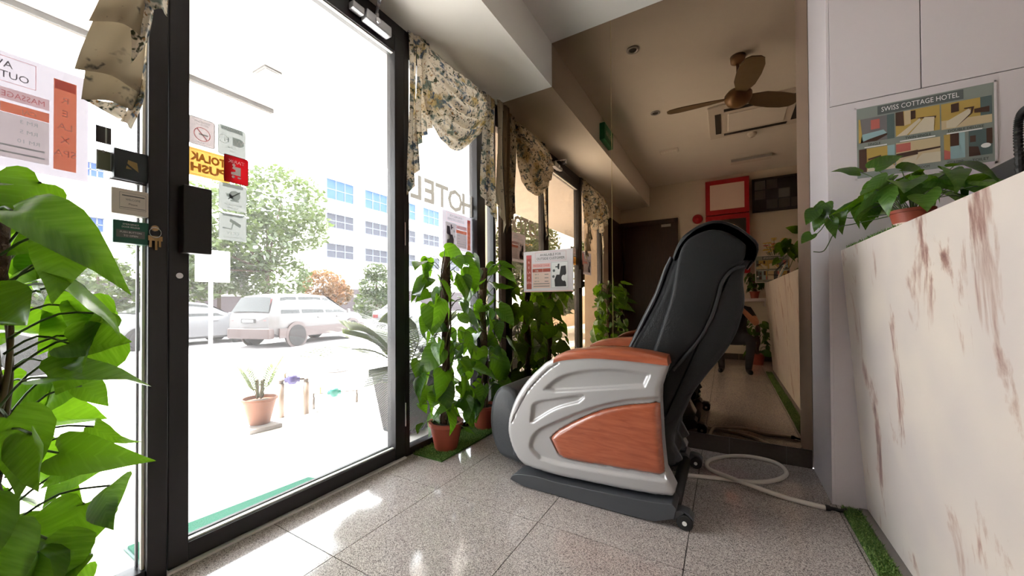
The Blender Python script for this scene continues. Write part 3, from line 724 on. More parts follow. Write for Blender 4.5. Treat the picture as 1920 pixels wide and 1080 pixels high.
# lower rear shroud and its ribs
rc = XZ([(1230, 735), (1300, 735), (1288, 762), (1275, 790), (1264, 815), (1262, 835), (1272, 850), (1268, 868), (1240, 872), (1236, 800)], CY0+0.16)
MB().prism(rc, 1, CY0+0.13, CY1-0.13).build('rear_shroud', 'rubber', ch, bevel=0.012)
for yy in (CY0+0.17, CYM, CY1-0.17):
    rb = XZ([(1252, 770), (1266, 806), (1264, 832), (1280, 862), (1270, 868), (1250, 850)], CY0+0.16)
    MB().prism(rb, 1, yy-0.012, yy+0.012).build('rib', 'base_grey', ch, bevel=0.004)
ax = U(1283, 962, 1, CY0).x
MB().tube([(ax-0.05, CY0+0.1, 0.06), (ax-0.05, CY1-0.1, 0.06)], 0.03, 14).build('rear_axle', 'rubber', ch, smooth=True)

# ================================================================== pale hose lying on the floor
hp = []
for k, (u, v) in enumerate([(1244, 884), (1290, 891), (1340, 896), (1400, 903), (1440, 903), (1468, 895), (1474, 884), (1455, 868), (1412, 857), (1370, 855), (1336, 861), (1325, 870), (1332, 881), (1362, 893), (1410, 911), (1470, 932), (1510, 943), (1548, 952)]):
    z = 0.0125+(0.020 if k in (12, 13, 14) else 0.0); hp.append(U(u, v, 2, z))
cab = thing('floor_hose', 'pale ribbed hose looped on the floor beside the massage chair', 'hose', (0.0, 2.35, 0))
MB().tube(smoothcurve(hp, 10), 0.0115, 10).build('sleeve', 'hose', cab, smooth=True)
e = hp[-1]
MB().tube([e+Vector((-0.002, 0, 0)), e+Vector((0.012, 0.003, 0)), e+Vector((0.02, 0.004, 0))], [0.013, 0.013, 0.010], 10).build('collar', 'rubber', cab)
MB().tube(smoothcurve([e+Vector((0.018, 0.004, 0)), e+Vector((0.035, 0.012, -0.002)), e+Vector((0.055, 0.01, -0.004)), e+Vector((0.08, 0.02, 0.004))], 5), [0.008]*16, 8).build('cable_tail', 'rubber', cab, smooth=True)

# ================================================================== pothos plants
def leaf_mesh(name, curl, fold, wide, m='leaf', twist=0.0):
    """heart-shaped leaf of unit length along +x, stalk end at the origin, a fold along the midrib and a drooping tip"""
    out = [(-0.02, 0.05), (-0.12, 0.16), (-0.13, 0.28), (-0.06, 0.38), (0.08, 0.45), (0.26, 0.46), (0.45, 0.40), (0.63, 0.295), (0.79, 0.175), (0.91, 0.075), (1.0, 0.006)]
    mid = [0.0, 0.01, 0.03, 0.07, 0.16, 0.29, 0.46, 0.635, 0.79, 0.91, 1.0]
    vs_ = []; rows = []
    def Z(x, y): return -curl*x*x+fold*abs(y)-0.35*y*y+0.018*math.sin(11*x+4*y)+twist*x*y
    for (x, y), xm in zip(out, mid):
        y *= wide; row = []
        for t in (-1, -0.6, 0, 0.6, 1):
            px = xm+(x-xm)*abs(t)**1.3; py = y*t; vs_.append((px, py, Z(px, py))); row.append(len(vs_)-1)
        rows.append(row)
    mb = MB(); mb.v = vs_
    mb.f = [(rows[i][k], rows[i][k+1], rows[i+1][k+1], rows[i+1][k]) for i in range(len(rows)-1) for k in range(4)]
    return mb.mesh(name, m, True, fix=False)
LEAVES = [leaf_mesh('leaf', 0.35, 0.32, 1.0), leaf_mesh('leaf', 0.7, 0.2, 0.9, twist=0.4), leaf_mesh('leaf', 0.16, 0.5, 0.9, twist=-0.5), leaf_mesh('leaf', 0.5, 0.05, 1.05), leaf_mesh('leaf', -0.2, 0.6, 0.85), leaf_mesh('leaf', 0.9, 0.45, 0.8, twist=0.6)]
def put_leaf(parent, base, tipdir, normal, size, rnd):
    x = Vector(tipdir).normalized(); z = Vector(normal); z = (z-x*z.dot(x))
    if z.length < 1e-4: z = x.orthogonal()
    z.normalize(); y = z.cross(x)
    m_ = Matrix((x, y, z)).transposed().to_4x4(); m_ = Matrix.Translation(Vector(base)) @ m_ @ Matrix.Diagonal((size, size*rnd.uniform(0.85, 1.1), size, 1))
    o = bpy.data.objects.new('leaf', rnd.choice(LEAVES)); C.objects.link(o); o.parent = parent; o.matrix_parent_inverse = INV[parent]; o.matrix_basis = m_
    return o
def lathe_pot(t, x, y, z, r0, r1, h, m, rim=0.012):
    p = MB().lathe([(0, 0.001), (r0, 0.001), (r0+(r1-r0)*0.8, h*0.8), (r1-rim*0.3, h*0.86), (r1+rim*0.4, h*0.87), (r1+rim*0.5, h), (r1-rim, h), (r1-rim*1.3, h*0.88), (0, h*0.88)], (x, y, z), 28).build('pot', m, t, smooth=True)
    md = p.modifiers.new('es', 'EDGE_SPLIT'); md.split_angle = math.radians(40)
    MB().lathe([(0, h*0.885), (r1-rim*1.4, h*0.885), (r1-rim*1.6, h*0.9), (0, h*0.91)], (x, y, z), 20).build('soil', 'soil', t)
def pothos(label, x, y, z, pot, ph, nleaf, size, spread, seed, group=None, top=None, pole=True, bias=None, zmin=0.12, limx=None, ymax=None):
    rnd = random.Random(seed); t = thing('potted_pothos', label, 'plant', (x, y, z), group)
    if pot: lathe_pot(t, x, y, z, *pot, 'terracotta')
    ph_ = pot[2] if pot else 0
    if pole:
        path = [(x+0.012*math.sin(k*1.3+seed), y+0.012*math.cos(k*1.7+seed), z+ph_*0.8+(ph-ph_*0.8)*k/8) for k in range(9)]
        MB().tube(path, [0.026+0.005*math.sin(k*2.1) for k in range(9)], 10).build('moss_pole', 'moss_pole', t, smooth=True)
        for s in range(3):
            a0 = rnd.uniform(0, 6.28); pth = []
            for k in range(22):
                q = k/21; a = a0+q*5.5; rr = 0.034; pth.append((x+rr*math.cos(a), y+rr*math.sin(a), z+ph_*0.9+(ph-ph_*0.9)*q))
            MB().tube(pth, 0.0055, 6).build('vine', 'stem_brown', t, smooth=True)
    pet = MB()
    for k in range(nleaf):
        q = (k+rnd.random())/nleaf; h = z+zmin+(ph*1.0-zmin)*q
        a = k*2.399+rnd.uniform(-0.5, 0.5)
        if bias is not None and rnd.random() < bias[1]: a = bias[0]+rnd.uniform(-1.1, 1.1)
        o = Vector((math.cos(a), math.sin(a), 0)); L = spread*rnd.uniform(0.55, 1.1)
        b0 = Vector((x, y, h))+o*0.03; b1 = b0+o*L+Vector((0, 0, rnd.uniform(0.02, 0.10)))
        if limx is not None and b1.x < limx: b1.x = limx+rnd.uniform(0, 0.04)
        d = o*rnd.uniform(0.2, 1.0)+Vector((rnd.uniform(-0.5, 0.5), rnd.uniform(-0.5, 0.5), -rnd.uniform(0.0, 1.1)))
        nrm = o*rnd.uniform(-0.1, 1.0)+Vector((rnd.uniform(-0.9, 0.9), rnd.uniform(-0.9, 0.9), rnd.uniform(0.2, 1.2)))
        sz = size*rnd.uniform(0.5, 1.2)
        if limx is not None and b1.x+d.normalized().x*sz < limx: d.x = abs(d.x)*0.3
        if ymax is not None:
            lim = ymax-max(0.0, h-1.0)*0.5
            if (b1+d.normalized()*sz).y > lim: d.y = -abs(d.y)*0.5
            if b1.y > lim-0.05: b1.y = lim-0.05-rnd.uniform(0, 0.05)
        pet.tube(smoothcurve([b0, (b0+b1)/2+Vector((0, 0, 0.03)), b1], 3), 0.0028, 5)
        put_leaf(t, b1, d, nrm, sz, rnd)
    pet.build('stalks', 'stem', t, smooth=True, fix=False)
    return t
pothos('tall pothos climbing a brown moss pole in terracotta pot, nearest the door', -1.655, 1.95, 0.007, (0.075, 0.112, 0.185), 1.30, 78, 0.165, 0.15, 11, 'pothos plants by the window', limx=-1.775)
pothos('tall pothos in terracotta pot just behind the massage chair leg rest', -1.665, 2.42, 0.007, (0.07, 0.105, 0.18), 1.26, 62, 0.165, 0.14, 23, 'pothos plants by the window', limx=-1.775)
pothos('big leafy pothos in the left foreground against the window', -1.50, 0.13, 0.0, (0.10, 0.14, 0.22), 1.24, 96, 0.165, 0.20, 37, zmin=0.20, limx=-1.775, ymax=0.36)
pothos('pothos in orange pot standing on the floor past the counter end, mirror view', 0.42, -1.30, 0.0, (0.07, 0.10, 0.17), 0.62, 34, 0.13, 0.11, 41)
# trailing pothos on the counter
def counter_pothos():
    rnd = random.Random(5); P0 = U(1668, 437, 2, 1.246); x, y, z = 0.60, 1.93, 1.2465
    t = thing('potted_pothos', 'trailing pothos in a small terracotta pot on the marbled counter', 'plant', (x, y, z))
    lathe_pot(t, x, y, z, 0.043, 0.060, 0.085, 'terracotta', 0.008)
    MB().lathe([(0.0448, 0.012), (0.0455, 0.012), (0.0505, 0.038), (0.0498, 0.038)], (x, y, z), 28).build('pot_label', 'print_peach', t)
    pet = MB()
    for k in range(40):
        a = k*2.399+rnd.uniform(-0.4, 0.4); o = Vector((math.cos(a)*0.75, math.sin(a)*1.0, 0)); q = rnd.random()
        L = 0.05+0.13*rnd.random(); b0 = Vector((x, y, z+0.075))+o*0.03; b1 = b0+o*L+Vector((0, 0, 0.03+0.12*(1-L/0.2)+rnd.uniform(-0.03, 0.05)))
        if b1.x < 0.44: b1.x = 0.44
        pet.tube(smoothcurve([b0, (b0+b1)/2+Vector((0, 0, 0.025)), b1], 3), 0.0018, 5)
        d = o+Vector((rnd.uniform(-0.4, 0.4), rnd.uniform(-0.4, 0.4), -rnd.uniform(0.0, 0.7))); nr = Vector((rnd.uniform(-0.5, 0.5), rnd.uniform(-0.8, 0.1), 1))
        put_leaf(t, b1, d, nr, rnd.uniform(0.075, 0.118), rnd)
    # two vines hanging towards the mirror
    for pts, ls in (([(1600, 420), (1575, 425), (1562, 440), (1545, 470), (1525, 472)], [(1558, 412, 0.8), (1545, 385, 1), (1530, 395, 0.9)]), ([(1610, 408), (1585, 408), (1560, 402), (1540, 430), (1520, 450)], [(1548, 380, 1), (1522, 440, 0.8), (1540, 405, 0.8), (1570, 395, 1)])):
        pp = [U(u, v, 1, 2.17+0.02*i) for i, (u, v) in enumerate(pts)]
        pet.tube(smoothcurve([Vector((x, y, z+0.08))]+pp, 5), 0.0022, 5)
        for u, v, s in ls:
            b0 = U(u, v, 1, 2.19); q = min(pp, key=lambda w: (w-b0).length)
            pet.tube([q, (q+b0)/2+Vector((0, -0.01, 0)), b0], 0.0016, 5)
            put_leaf(t, b0, Vector((-0.4+rnd.uniform(-0.2, 0.5), -0.3, -0.7)), Vector((-0.3, -1, 0.5)), 0.085*s, rnd)
    for u, v, du, dv, s in ((1612, 322, -20, -8, 0.085), (1640, 315, 38, -26, 0.10), (1690, 318, 40, -6, 0.10), (1720, 335, 45, 8, 0.11)):
        b0 = U(u, v, 1, 2.05); b1 = U(u+du, v+dv, 1, 2.05)
        pet.tube(smoothcurve([Vector((x, y, z+0.08)), Vector((x, y, z+0.08)).lerp(b0, 0.6)+Vector((0, 0, 0.02)), b0], 4), 0.0018, 5)
        put_leaf(t, b0, b1-b0, Vector((0.1, -0.7, 0.8)), s, rnd)
    pet.build('stalks', 'stem', t, smooth=True, fix=False)
counter_pothos()

# ================================================================== floral valances
def sheet(fn, nu, nv, name, m, parent, solid=0.002):
    return MB().grid(fn, nu, nv).build(name, m, parent, smooth=True, fix=False)
def swag(parent, ya, yb, ztop, depth, x0=-1.755, skew=0.5, folds=6, slope=0.0, name='swag', m='floral', bulge=0.10):
    """gathered cloth hung between two points: fold lines sag as catenaries one below the other"""
    def fn(u, v):
        sag = max(0.0, 4*u*(1-u))**0.38*(1+0.45*(u-0.5)*skew*2)
        y = ya+(yb-ya)*u; z = ztop-0.02-slope*u-depth*sag*v**0.85-0.05*v*(1-sag)
        b_ = math.sin(math.pi*v)**0.7*sag
        x = x0+0.01+bulge*b_+0.034*math.sin((v+0.15*u)*folds*2*math.pi)*sag*(0.4+0.6*v)*(0.4+0.8*u)+0.004*math.sin(40*u+7*v)
        return (x, y, z-0.012*math.cos(v*folds*2*math.pi)*sag)
    return sheet(fn, 40, 60, name, m, parent)
def jabot(parent, ya, yb, ztop, zlong, zshort, x0=-1.765, pleats=4, amp=0.03, longside=0, name='tail', m='floral', flare=0.0):
    """pleated tail with a stepped zigzag hem; longside 0: longest at ya"""
    def fn(u, v):
        w = u*pleats; k = math.floor(min(w, pleats-1e-6)); f = w-k
        q = u if longside == 0 else 1-u
        zb = zlong+(zshort-zlong)*(q**0.8)
        zz = ztop+(zb-ztop)*v
        tri = 1-abs(2*f-1)
        x = x0+amp*(0.3+0.7*v)*tri+0.012*math.sin(5*v+3*u)
        y = ya+(yb-ya)*u*(1-0.10*v)+flare*v*(0.5-u)+0.02*(tri-0.5)*v
        return (x, y, zz-0.012*tri*v)
    return sheet(fn, pleats*10, 40, name, m, parent)
v1 = thing('valance_curtain', 'floral swag valance over the window beside the mirror', 'curtain', (-1.75, 2.2, 1.6))
yA = U(770, 150, 0, -1.74).y
jabot(v1, 1.735, 1.80, ZS-0.012, 1.69, 1.93, x0=-1.775, pleats=2, amp=0.035)
jabot(v1, 1.78, 1.91, ZS-0.010, 2.02, 2.22, x0=-1.755, pleats=3, amp=0.035)
swag(v1, 1.80, 2.52, ZS-0.012, 0.60, x0=-1.75, skew=-0.35, folds=7, bulge=0.15)
jabot(v1, 2.51, 2.72, ZS-0.02, 1.66, 1.88, x0=-1.74, pleats=3, amp=0.035, longside=1)
jabot(v1, 2.69, 2.785, ZS-0.02, 1.60, 1.86, x0=-1.70, pleats=2, amp=0.03, longside=1, m='lining', name='tail_lining')
MB().tube([(-1.775, 1.73, ZS-0.010), (-1.775, 2.78, ZS-0.010)], 0.008, 8).build('rail', 'chrome', v1, smooth=True)
v2 = thing('valance_curtain', 'floral valance with plain lined tail over the left window', 'curtain', (-1.75, 0.0, 1.8))
MB().tube([(-1.775, -0.5, ZS-0.010), (-1.775, 0.52, ZS-0.010)], 0.008, 8).build('rail', 'chrome', v2, smooth=True)
swag(v2, -0.50, -0.16, ZS-0.012, 0.62, folds=5, bulge=0.12); swag(v2, -0.20, 0.14, ZS-0.012, 0.62, folds=5, bulge=0.12); swag(v2, 0.10, 0.42, ZS-0.012, 0.60, folds=5, bulge=0.12); jabot(v2, 0.38, 0.50, ZS-0.012, 2.10, 2.25, pleats=2, longside=1)
jabot(v2, -0.50, -0.40, ZS-0.012, 1.75, 1.95, pleats=2, longside=0)
# the hanging cascade tail: tiers of plain lining turning out, each ending in an open fold
def tier(pts_l, pts_r, x, bow, m, name):
    L = smoothcurve([U(u, v, 0, x) for u, v in pts_l], 5); R_ = smoothcurve([U(u, v, 0, x+0.02) for u, v in pts_r], 5)
    n = min(len(L), len(R_))
    def fn(u, v):
        i = v*(n-1); a = int(min(i, n-2)); f = i-a
        p = L[a].lerp(L[a+1], f).lerp(R_[a].lerp(R_[a+1], f), u)
        p = Vector(p); p.x += bow*math.sin(math.pi*u)*(0.3+0.7*v)+0.006*math.sin(9*u+4*v); return p
    return sheet(fn, 16, 24, name, m, v2)
tier([(200, -40), (185, 0), (167, 38)], [(285, -40), (288, 15), (277, 77)], -1.72, 0.05, 'lining', 'tail')
tier([(178, 30), (152, 90), (140, 128)], [(276, 40), (272, 105), (262, 175)], -1.745, 0.045, 'lining', 'tail')
tier([(160, 125), (155, 160), (153, 185)], [(268, 150), (262, 185), (250, 208)], -1.765, 0.035, 'lining', 'tail')
tier([(152, 184), (175, 198), (222, 222)], [(238, 195), (238, 212), (236, 228)], -1.77, 0.01, 'floral', 'tail_fold')
tier([(240, 30), (246, 80), (246, 120)], [(292, -20), (288, 30), (277, 75)], -1.70, 0.02, 'floral', 'tail_fold')
tier([(262, 90), (256, 170), (226, 226)], [(276, 80), (272, 180), (246, 243)], -1.755, 0.01, 'floral', 'tail_fold')
tier([(230, -30), (250, -5), (280, 18)], [(318, -30), (316, 5), (313, 32)], -1.69, 0.03, 'floral', 'tail_fold')

# ================================================================== translucent print inks for what is stuck on the glass
def filmink(name, col, trans=0.6):
    m, nt, b = newmat(name); out = nt.nodes['Material Output']; c = (*lin(col), 1); b.inputs['Base Color'].default_value = c; b.inputs['Roughness'].default_value = 0.6
    tr = nt.nodes.new('ShaderNodeBsdfTranslucent'); tr.inputs[0].default_value = c
    ms = nt.nodes.new('ShaderNodeMixShader'); ms.inputs[0].default_value = trans
    nt.links.new(b.outputs[0], ms.inputs[1]); nt.links.new(tr.outputs[0], ms.inputs[2]); nt.links.new(ms.outputs[0], out.inputs[0])
for n_, c_ in (('f_paper', (138, 134, 142)), ('f_orange', (236, 140, 108)), ('f_pink', (244, 214, 214)), ('f_red', (214, 44, 52)), ('f_yellow', (178, 134, 66)), ('f_black', (90, 86, 90)), ('f_grey', (196, 202, 200)), ('f_pale', (122, 125, 123)), ('f_white', (244, 240, 238)), ('f_rose', (222, 140, 140)), ('f_blush', (132, 124, 124)), ('f_letter', (112, 108, 102)), ('f_brown', (150, 116, 70)), ('f_redsheet', (120, 8, 14)), ('f_bl', (236, 226, 224))): filmink(n_, c_)
def spa_poster(b, ink):
    W, H = b.w, b.h; k = ink
    X = lambda a: a*W
    Yy = lambda a: a*H
    b.rect(X(.06), Yy(.07), X(.17), Yy(.91), k['orange'])
    b.rect(X(.065), Yy(.82), X(.165), Yy(.905), k['rose'], 'picture', 2)
    for i, s_ in enumerate(('R', 'E', 'LA', 'X', 'SPA')): b.text(s_, X(.115), Yy(.70-.125*i), .085*H, k['pink'], lay=3)
    b.frame(X(.25), Yy(.74), X(.87), Yy(.96), .0012, k['rose'])
    b.text('AVAILABLE FOR', X(.56), Yy(.865), .085*H, k['black'], X(.42)); b.text('OUTSIDE CUSTOMER', X(.56), Yy(.775), .085*H, k['black'], X(.56))
    b.rect(X(.19), Yy(.59), X(.56), Yy(.69), k['pink']); b.text('MASSAGE CHAIR', X(.375), Yy(.615), .07*H, k['red'], X(.33))
    b.rect(X(.19), Yy(.48), X(.40), Yy(.565), k['orange']); b.rect(X(.405), Yy(.48), X(.56), Yy(.565), k['orange'])
    b.text('CAJ', X(.28), Yy(.50), .05*H, k['paper'])
    b.rect(X(.19), Yy(.09), X(.56), Yy(.475), k['blush'])
    for i, s_ in enumerate(('RM 3', 'RM 5', 'RM 10')): b.text(s_, X(.28), Yy(.41-.085*i), .048*H, k['grey'])
    for i in range(3): b.rect(X(.44), Yy(.415-.085*i), X(.52), Yy(.43-.085*i), k['grey'], 'print', 2)
    b.rect(X(.21), Yy(.19), X(.54), Yy(.205), k['grey'], 'print', 2); b.rect(X(.21), Yy(.13), X(.54), Yy(.145), k['grey'], 'print', 2)
    b.rect(X(.58), Yy(.09), X(.90), Yy(.70), k['white']); b.frame(X(.58), Yy(.09), X(.90), Yy(.70), .001, k['grey'], lay=2)
    b.poly([(X(.74), Yy(.40)), (X(.77), Yy(.60)), (X(.86), Yy(.61)), (X(.87), Yy(.42)), (X(.80), Yy(.32))], k['black'], 'picture', 3)
    b.poly([(X(.65), Yy(.12)), (X(.64), Yy(.28)), (X(.68), Yy(.40)), (X(.74), Yy(.40)), (X(.80), Yy(.32)), (X(.86), Yy(.22)), (X(.87), Yy(.12))], k['black'], 'picture', 2)
    b.disc(X(.82), Yy(.32), .055*W, k['paper'], 'picture', 4, sx=.75)
    b.disc(X(.63), Yy(.50), .025*W, k['grey'], 'picture', 3); b.disc(X(.62), Yy(.36), .025*W, k['grey'], 'picture', 3)
    b.poly([(X(.66), Yy(.60)), (X(.70), Yy(.60)), (X(.71), Yy(.66)), (X(.74), Yy(.66)), (X(.735), Yy(.53)), (X(.71), Yy(.53)), (X(.70), Yy(.575)), (X(.66), Yy(.575))], k['black'], 'picture', 3)
INK = dict(orange='print_brick', pink='print_pink', rose='print_red', red='print_red', black='ink_black', paper='paper_white', grey='ink_grey', white='paper_white', blush='print_peach')
FINK = dict(orange='f_orange', pink='f_pink', rose='f_rose', red='f_rose', black='f_black', paper='f_white', grey='f_grey', white='f_white', blush='f_bl')
def glass_board(name, label, cat, y0, y1, z0, z1, body, round_=0.0, x=XG-0.0055, group=None):
    """a sticker or poster on the outer face of the glass reading from the street; its print shows through to the room"""
    t = thing(name, label, cat, (x, (y0+y1)/2, z0), group)
    b = Board((x, y1, z0), (0, -1, 0), (0, 0, 1), y1-y0, z1-z0)
    o_ = b.body('sheet', body, t, 0.0, round_, flat=True)
    return t, b
def both(b, t):
    """the print lies on the room side of the translucent sheet, so it reads reversed from indoors"""
    for (name, m), mb in list(b.parts.items()):
        mb.v = [tuple(Vector(p)-b.n*(2*(Vector(p)-b.o).dot(b.n))) for p in mb.v]
    b.done(t)
# poster on the mirror
sp = U(982, 473, 1, YM-0.006); s2 = U(1075, 546, 1, YM-0.006)
t = thing('wall_poster', 'massage price poster AVAILABLE FOR OUTSIDE CUSTOMER taped on the bronze mirror', 'poster', (-1.28, YM-0.006, s2.z))
b = Board((sp.x, YM-0.008, s2.z), (1, 0, 0), (0, 0, 1), s2.x-sp.x, sp.z-s2.z); b.body('sheet', 'paper', t, 0.003); spa_poster(b, INK)
b.rect(0, 0, b.w, 0.008, 'print_pink', 'edge'); b.done(t)
# posters on the panes
t, b = glass_board('window_poster', 'massage price poster on the pane below the HOTEL letters', 'poster', 2.128, 2.50, 1.405, 1.70, 'f_paper'); spa_poster(b, FINK); both(b, t)
t, b = glass_board('window_poster', 'large massage price poster with orange strip at the left picture edge', 'poster', -0.08, 0.352, 1.405, 1.748, 'f_paper'); spa_poster(b, FINK); both(b, t)
# HOTEL lettering
t = thing('glass_lettering', 'pale HOTEL letters stuck on the pane beside the mirror', 'lettering', (XG-0.006, 2.12, 1.70))
b = Board((XG-0.0055, 2.50, 1.715), (0, -1, 0), (0, 0, 1), 0.72, 0.2)
for ch_, lx in zip('HOTEL', (0.055, 0.215, 0.372, 0.505, 0.635)):
    vs_, fs = text_mb(ch_, 0.235, None, 0.006); mb = MB(); mb.add([b.P(lx+a, c, 0.0006) for a, c in vs_], fs); mb.build('letter', 'f_letter', t, fix=False)
# door stickers
t, b = glass_board('door_sticker', 'no smoking sticker on the door glass', 'sticker', 0.616, 0.706, 1.638, 1.752, 'f_blush', 0.012)
b.frame(0.003, 0.003, b.w-.003, b.h-.003, .0018, 'f_grey'); b.text('DILARANG', b.w/2, .093, .011, 'f_grey'); b.text('MEROKOK', b.w/2, .083, .009, 'f_grey'); b.ring(b.w/2, .048, .025, .028, 'f_rose')
b.poly([(.027, .03), (.03, .027), (.064, .066), (.061, .069)], 'f_rose', 'symbol', 3); b.rect(.026, .044, .056, .05, 'f_grey', 'symbol', 3); b.text('NO SMOKING', b.w/2, .01, .009, 'f_grey'); both(b, t)
t, b = glass_board('door_sticker', 'grey wireless zone sticker, upper right on the door glass', 'sticker', 0.714, 0.818, 1.628, 1.757, 'f_pale', 0.012)
b.frame(0.0, 0.0, b.w, b.h, .0022, 'f_grey'); b.rect(.012, .109, .092, .126, 'f_grey'); b.text('KAWASAN', b.w/2, .113, .013, 'f_white', lay=3)
b.poly([(.05, .052), (.05, .088), (.022, .088), (.010, .081), (.006, .07), (.010, .059), (.022, .052)], 'f_grey', 'symbol', 2); b.text('Wi', .029, .06, .03, 'f_white', lay=3); b.text('Fi', .072, .06, .03, 'f_grey', lay=3)
b.ring(.083, .07, .0165, .018, 'f_grey', n=16); b.text('ZONE', b.w/2, .036, .013, 'f_grey'); b.text('FREE', b.w/2, .022, .009, 'f_grey'); both(b, t)
t, b = glass_board('door_sticker', 'yellow TOLAK PUSH sticker on the door glass', 'sticker', 0.608, 0.760, 1.512, 1.625, 'f_yellow', 0.010)
b.frame(.006, .006, b.w-.006, b.h-.006, .0015, 'f_brown'); b.text('TOLAK', b.w/2, .063, .044, 'f_brown', .122, bold=.0022); b.text('PUSH', b.w/2, .020, .044, 'f_brown', .122, bold=.0022); both(b, t)
t, b = glass_board('door_sticker', 'red TARIK sticker overlapping the yellow one', 'sticker', 0.731, 0.823, 1.515, 1.632, 'f_redsheet', 0.010, x=XG+0.0075)
b.frame(0, 0, b.w, b.h, .002, 'f_black'); b.text('TARIK', b.w/2, .085, .02, 'paper_white', .062)
b.poly([(.03, .035), (.03, .072), (.058, .072), (.062, .062), (.05, .058), (.05, .05), (.066, .046), (.066, .036)], 'paper_white', 'symbol', 2); b.disc(.056, .077, .006, 'paper_white', lay=3); b.disc(.058, .027, .006, 'paper_white', lay=3); b.disc(.036, .026, .004, 'paper_white', lay=3, sx=1.8); both(b, t)
t, b = glass_board('door_sticker', 'grey no helmet sticker under the red one', 'sticker', 0.718, 0.822, 1.398, 1.512, 'f_pale', 0.010)
b.frame(0.0, 0.0, b.w, b.h, .002, 'f_grey'); b.rect(.014, .098, .09, .112, 'f_grey'); b.disc(.046, .066, .021, 'f_grey'); b.poly([(.05, .05), (.075, .058), (.08, .072), (.06, .07)], 'f_grey', 'symbol', 2); b.poly([(.025, .082), (.028, .086), (.072, .05), (.069, .046)], 'f_pale', 'symbol', 4); b.rect(.03, .04, .062, .047, 'f_grey', 'symbol', 2)
b.text('NO HELMET', b.w/2, .02, .012, 'f_grey'); b.text('ALLOWED', b.w/2, .008, .009, 'f_grey'); both(b, t)
t, b = glass_board('door_sticker', 'grey CCTV camera sticker, lowest on the door glass', 'sticker', 0.718, 0.822, 1.268, 1.382, 'f_pale', 0.010)
b.frame(0.0, 0.0, b.w, b.h, .002, 'f_grey'); b.rect(.014, .104, .09, .121, 'f_grey'); b.text('KAWASAN', b.w/2, .107, .012, 'f_white', lay=3); b.poly([(.02, .072), (.06, .095), (.066, .082), (.026, .06)], 'f_grey', 'symbol', 2); b.poly([(.05, .075), (.054, .076), (.06, .052), (.09, .055), (.09, .05), (.057, .048)], 'f_grey', 'symbol', 2)
b.text('CCTV', b.w/2, .026, .018, 'f_grey'); b.text('IN OPERATION', b.w/2, .011, .010, 'f_grey'); both(b, t)

# ================================================================== small boxes at the door post
def sbox(name, label, cat, p0, p1, x0, x1, m, bevel=0.003):
    a = U(*p0, 0, x1); c = U(*p1, 0, x1)
    t = thing(name, label, cat, (x0, (a.y+c.y)/2, c.z)); MB().box(x0, x1, a.y, c.y, c.z, a.z).build('case', m, t, bevel=bevel)
    return t, Board((x1+0.0003, a.y, c.z), (0, 1, 0), (0, 0, 1), c.y-a.y, a.z-c.z)
XP = XG+0.006
t, b = sbox('wall_box', 'dark green box with a gold emblem, top of the boxes at the door post', 'box', (214, 275), (284, 345), XP, XP+0.03, 'box_dark'); b.poly([(b.w*.3, b.h*.35), (b.w*.36, b.h*.66), (b.w*.6, b.h*.62), (b.w*.64, b.h*.3), (b.w*.5, b.h*.36)], 'gold', 'emblem'); b.poly([(b.w*.27, b.h*.5), (b.w*.3, b.h*.56), (b.w*.66, b.h*.28), (b.w*.63, b.h*.24)], 'box_dark', 'emblem', 2); b.done(t)
t, b = sbox('wall_bracket', 'black bracket behind the cream box at the door post', 'bracket', (206, 332), (283, 350), XP, XP+0.022, 'black_alu_edge')
t, b = sbox('wall_box', 'cream card box with a printed frame beside the door post', 'box', (209, 349), (279, 408), XP, XP+0.045, 'box_cream'); b.frame(b.w*.2, b.h*.2, b.w*.92, b.h*.85, .0008, 'ink_grey'); b.rect(b.w*.27, b.h*.72, b.w*.88, b.h*.76, 'ink_grey'); b.text('WELCOME', b.w*.56, b.h*.55, .010, 'ink_grey', b.w*.4); b.text('Please', b.w*.56, b.h*.38, .009, 'ink_black'); b.rect(b.w*.22, b.h*.26, b.w*.9, b.h*.28, 'ink_grey'); b.done(t)
t, b = sbox('wall_box', 'green printed box below the cream box at the door post', 'box', (212, 410), (279, 460), XP, XP+0.045, 'box_green'); b.text('EMERGENCY', b.w*.48, b.h*.8, .008, 'paper', b.w*.45); b.text('DOOR RELEASE', b.w*.48, b.h*.68, .008, 'paper', b.w*.5); b.rect(b.w*.08, b.h*.25, b.w*.88, b.h*.58, 'ink_grey'); b.text('PUSH BUTTON', b.w*.48, b.h*.45, .008, 'paper', b.w*.6, lay=3); b.text('TO OPEN', b.w*.48, b.h*.30, .008, 'paper', b.w*.4, lay=3); b.done(t)
t, b = sbox('wall_box', 'small black glossy tag on the glass left of the boxes', 'tag', (180, 233), (209, 272), XP-0.004, XP+0.002, 'black_alu_edge', 0.001); b.rect(b.w*.58, b.h*.03, b.w*.7, b.h*.97, 'ink_midgrey', 'stripe'); b.done(t)
t, b = sbox('wall_box', 'small olive green tag on the glass under the black tag', 'tag', (181, 279), (209, 322), XP-0.004, XP+0.002, 'olive', 0.001); b.frame(0, 0, b.w, b.h, .003, 'ink_midgrey'); b.disc(b.w*.45, b.h*.96, .004, 'ink_midgrey'); b.done(t)
kp = U(291, 428, 0, XI+0.02)
t = thing('key_bunch', 'bunch of brass keys hanging in the door lock', 'keys', (kp.x, kp.y, kp.z-0.05))
MB().lathe([(0, 0), (0.010, 0), (0.010, 0.012), (0, 0.012)], (XI+0.010, kp.y, kp.z), 14, 'x').build('key_bow', 'brass_keys', t)
ringp = [(XI+0.022, kp.y+0.016*math.cos(a*math.pi/8), kp.z-0.016+0.018*math.sin(a*math.pi/8)) for a in range(17)]
MB().tube(ringp, 0.0015, 6).build('key_ring', 'chrome', t, smooth=True)
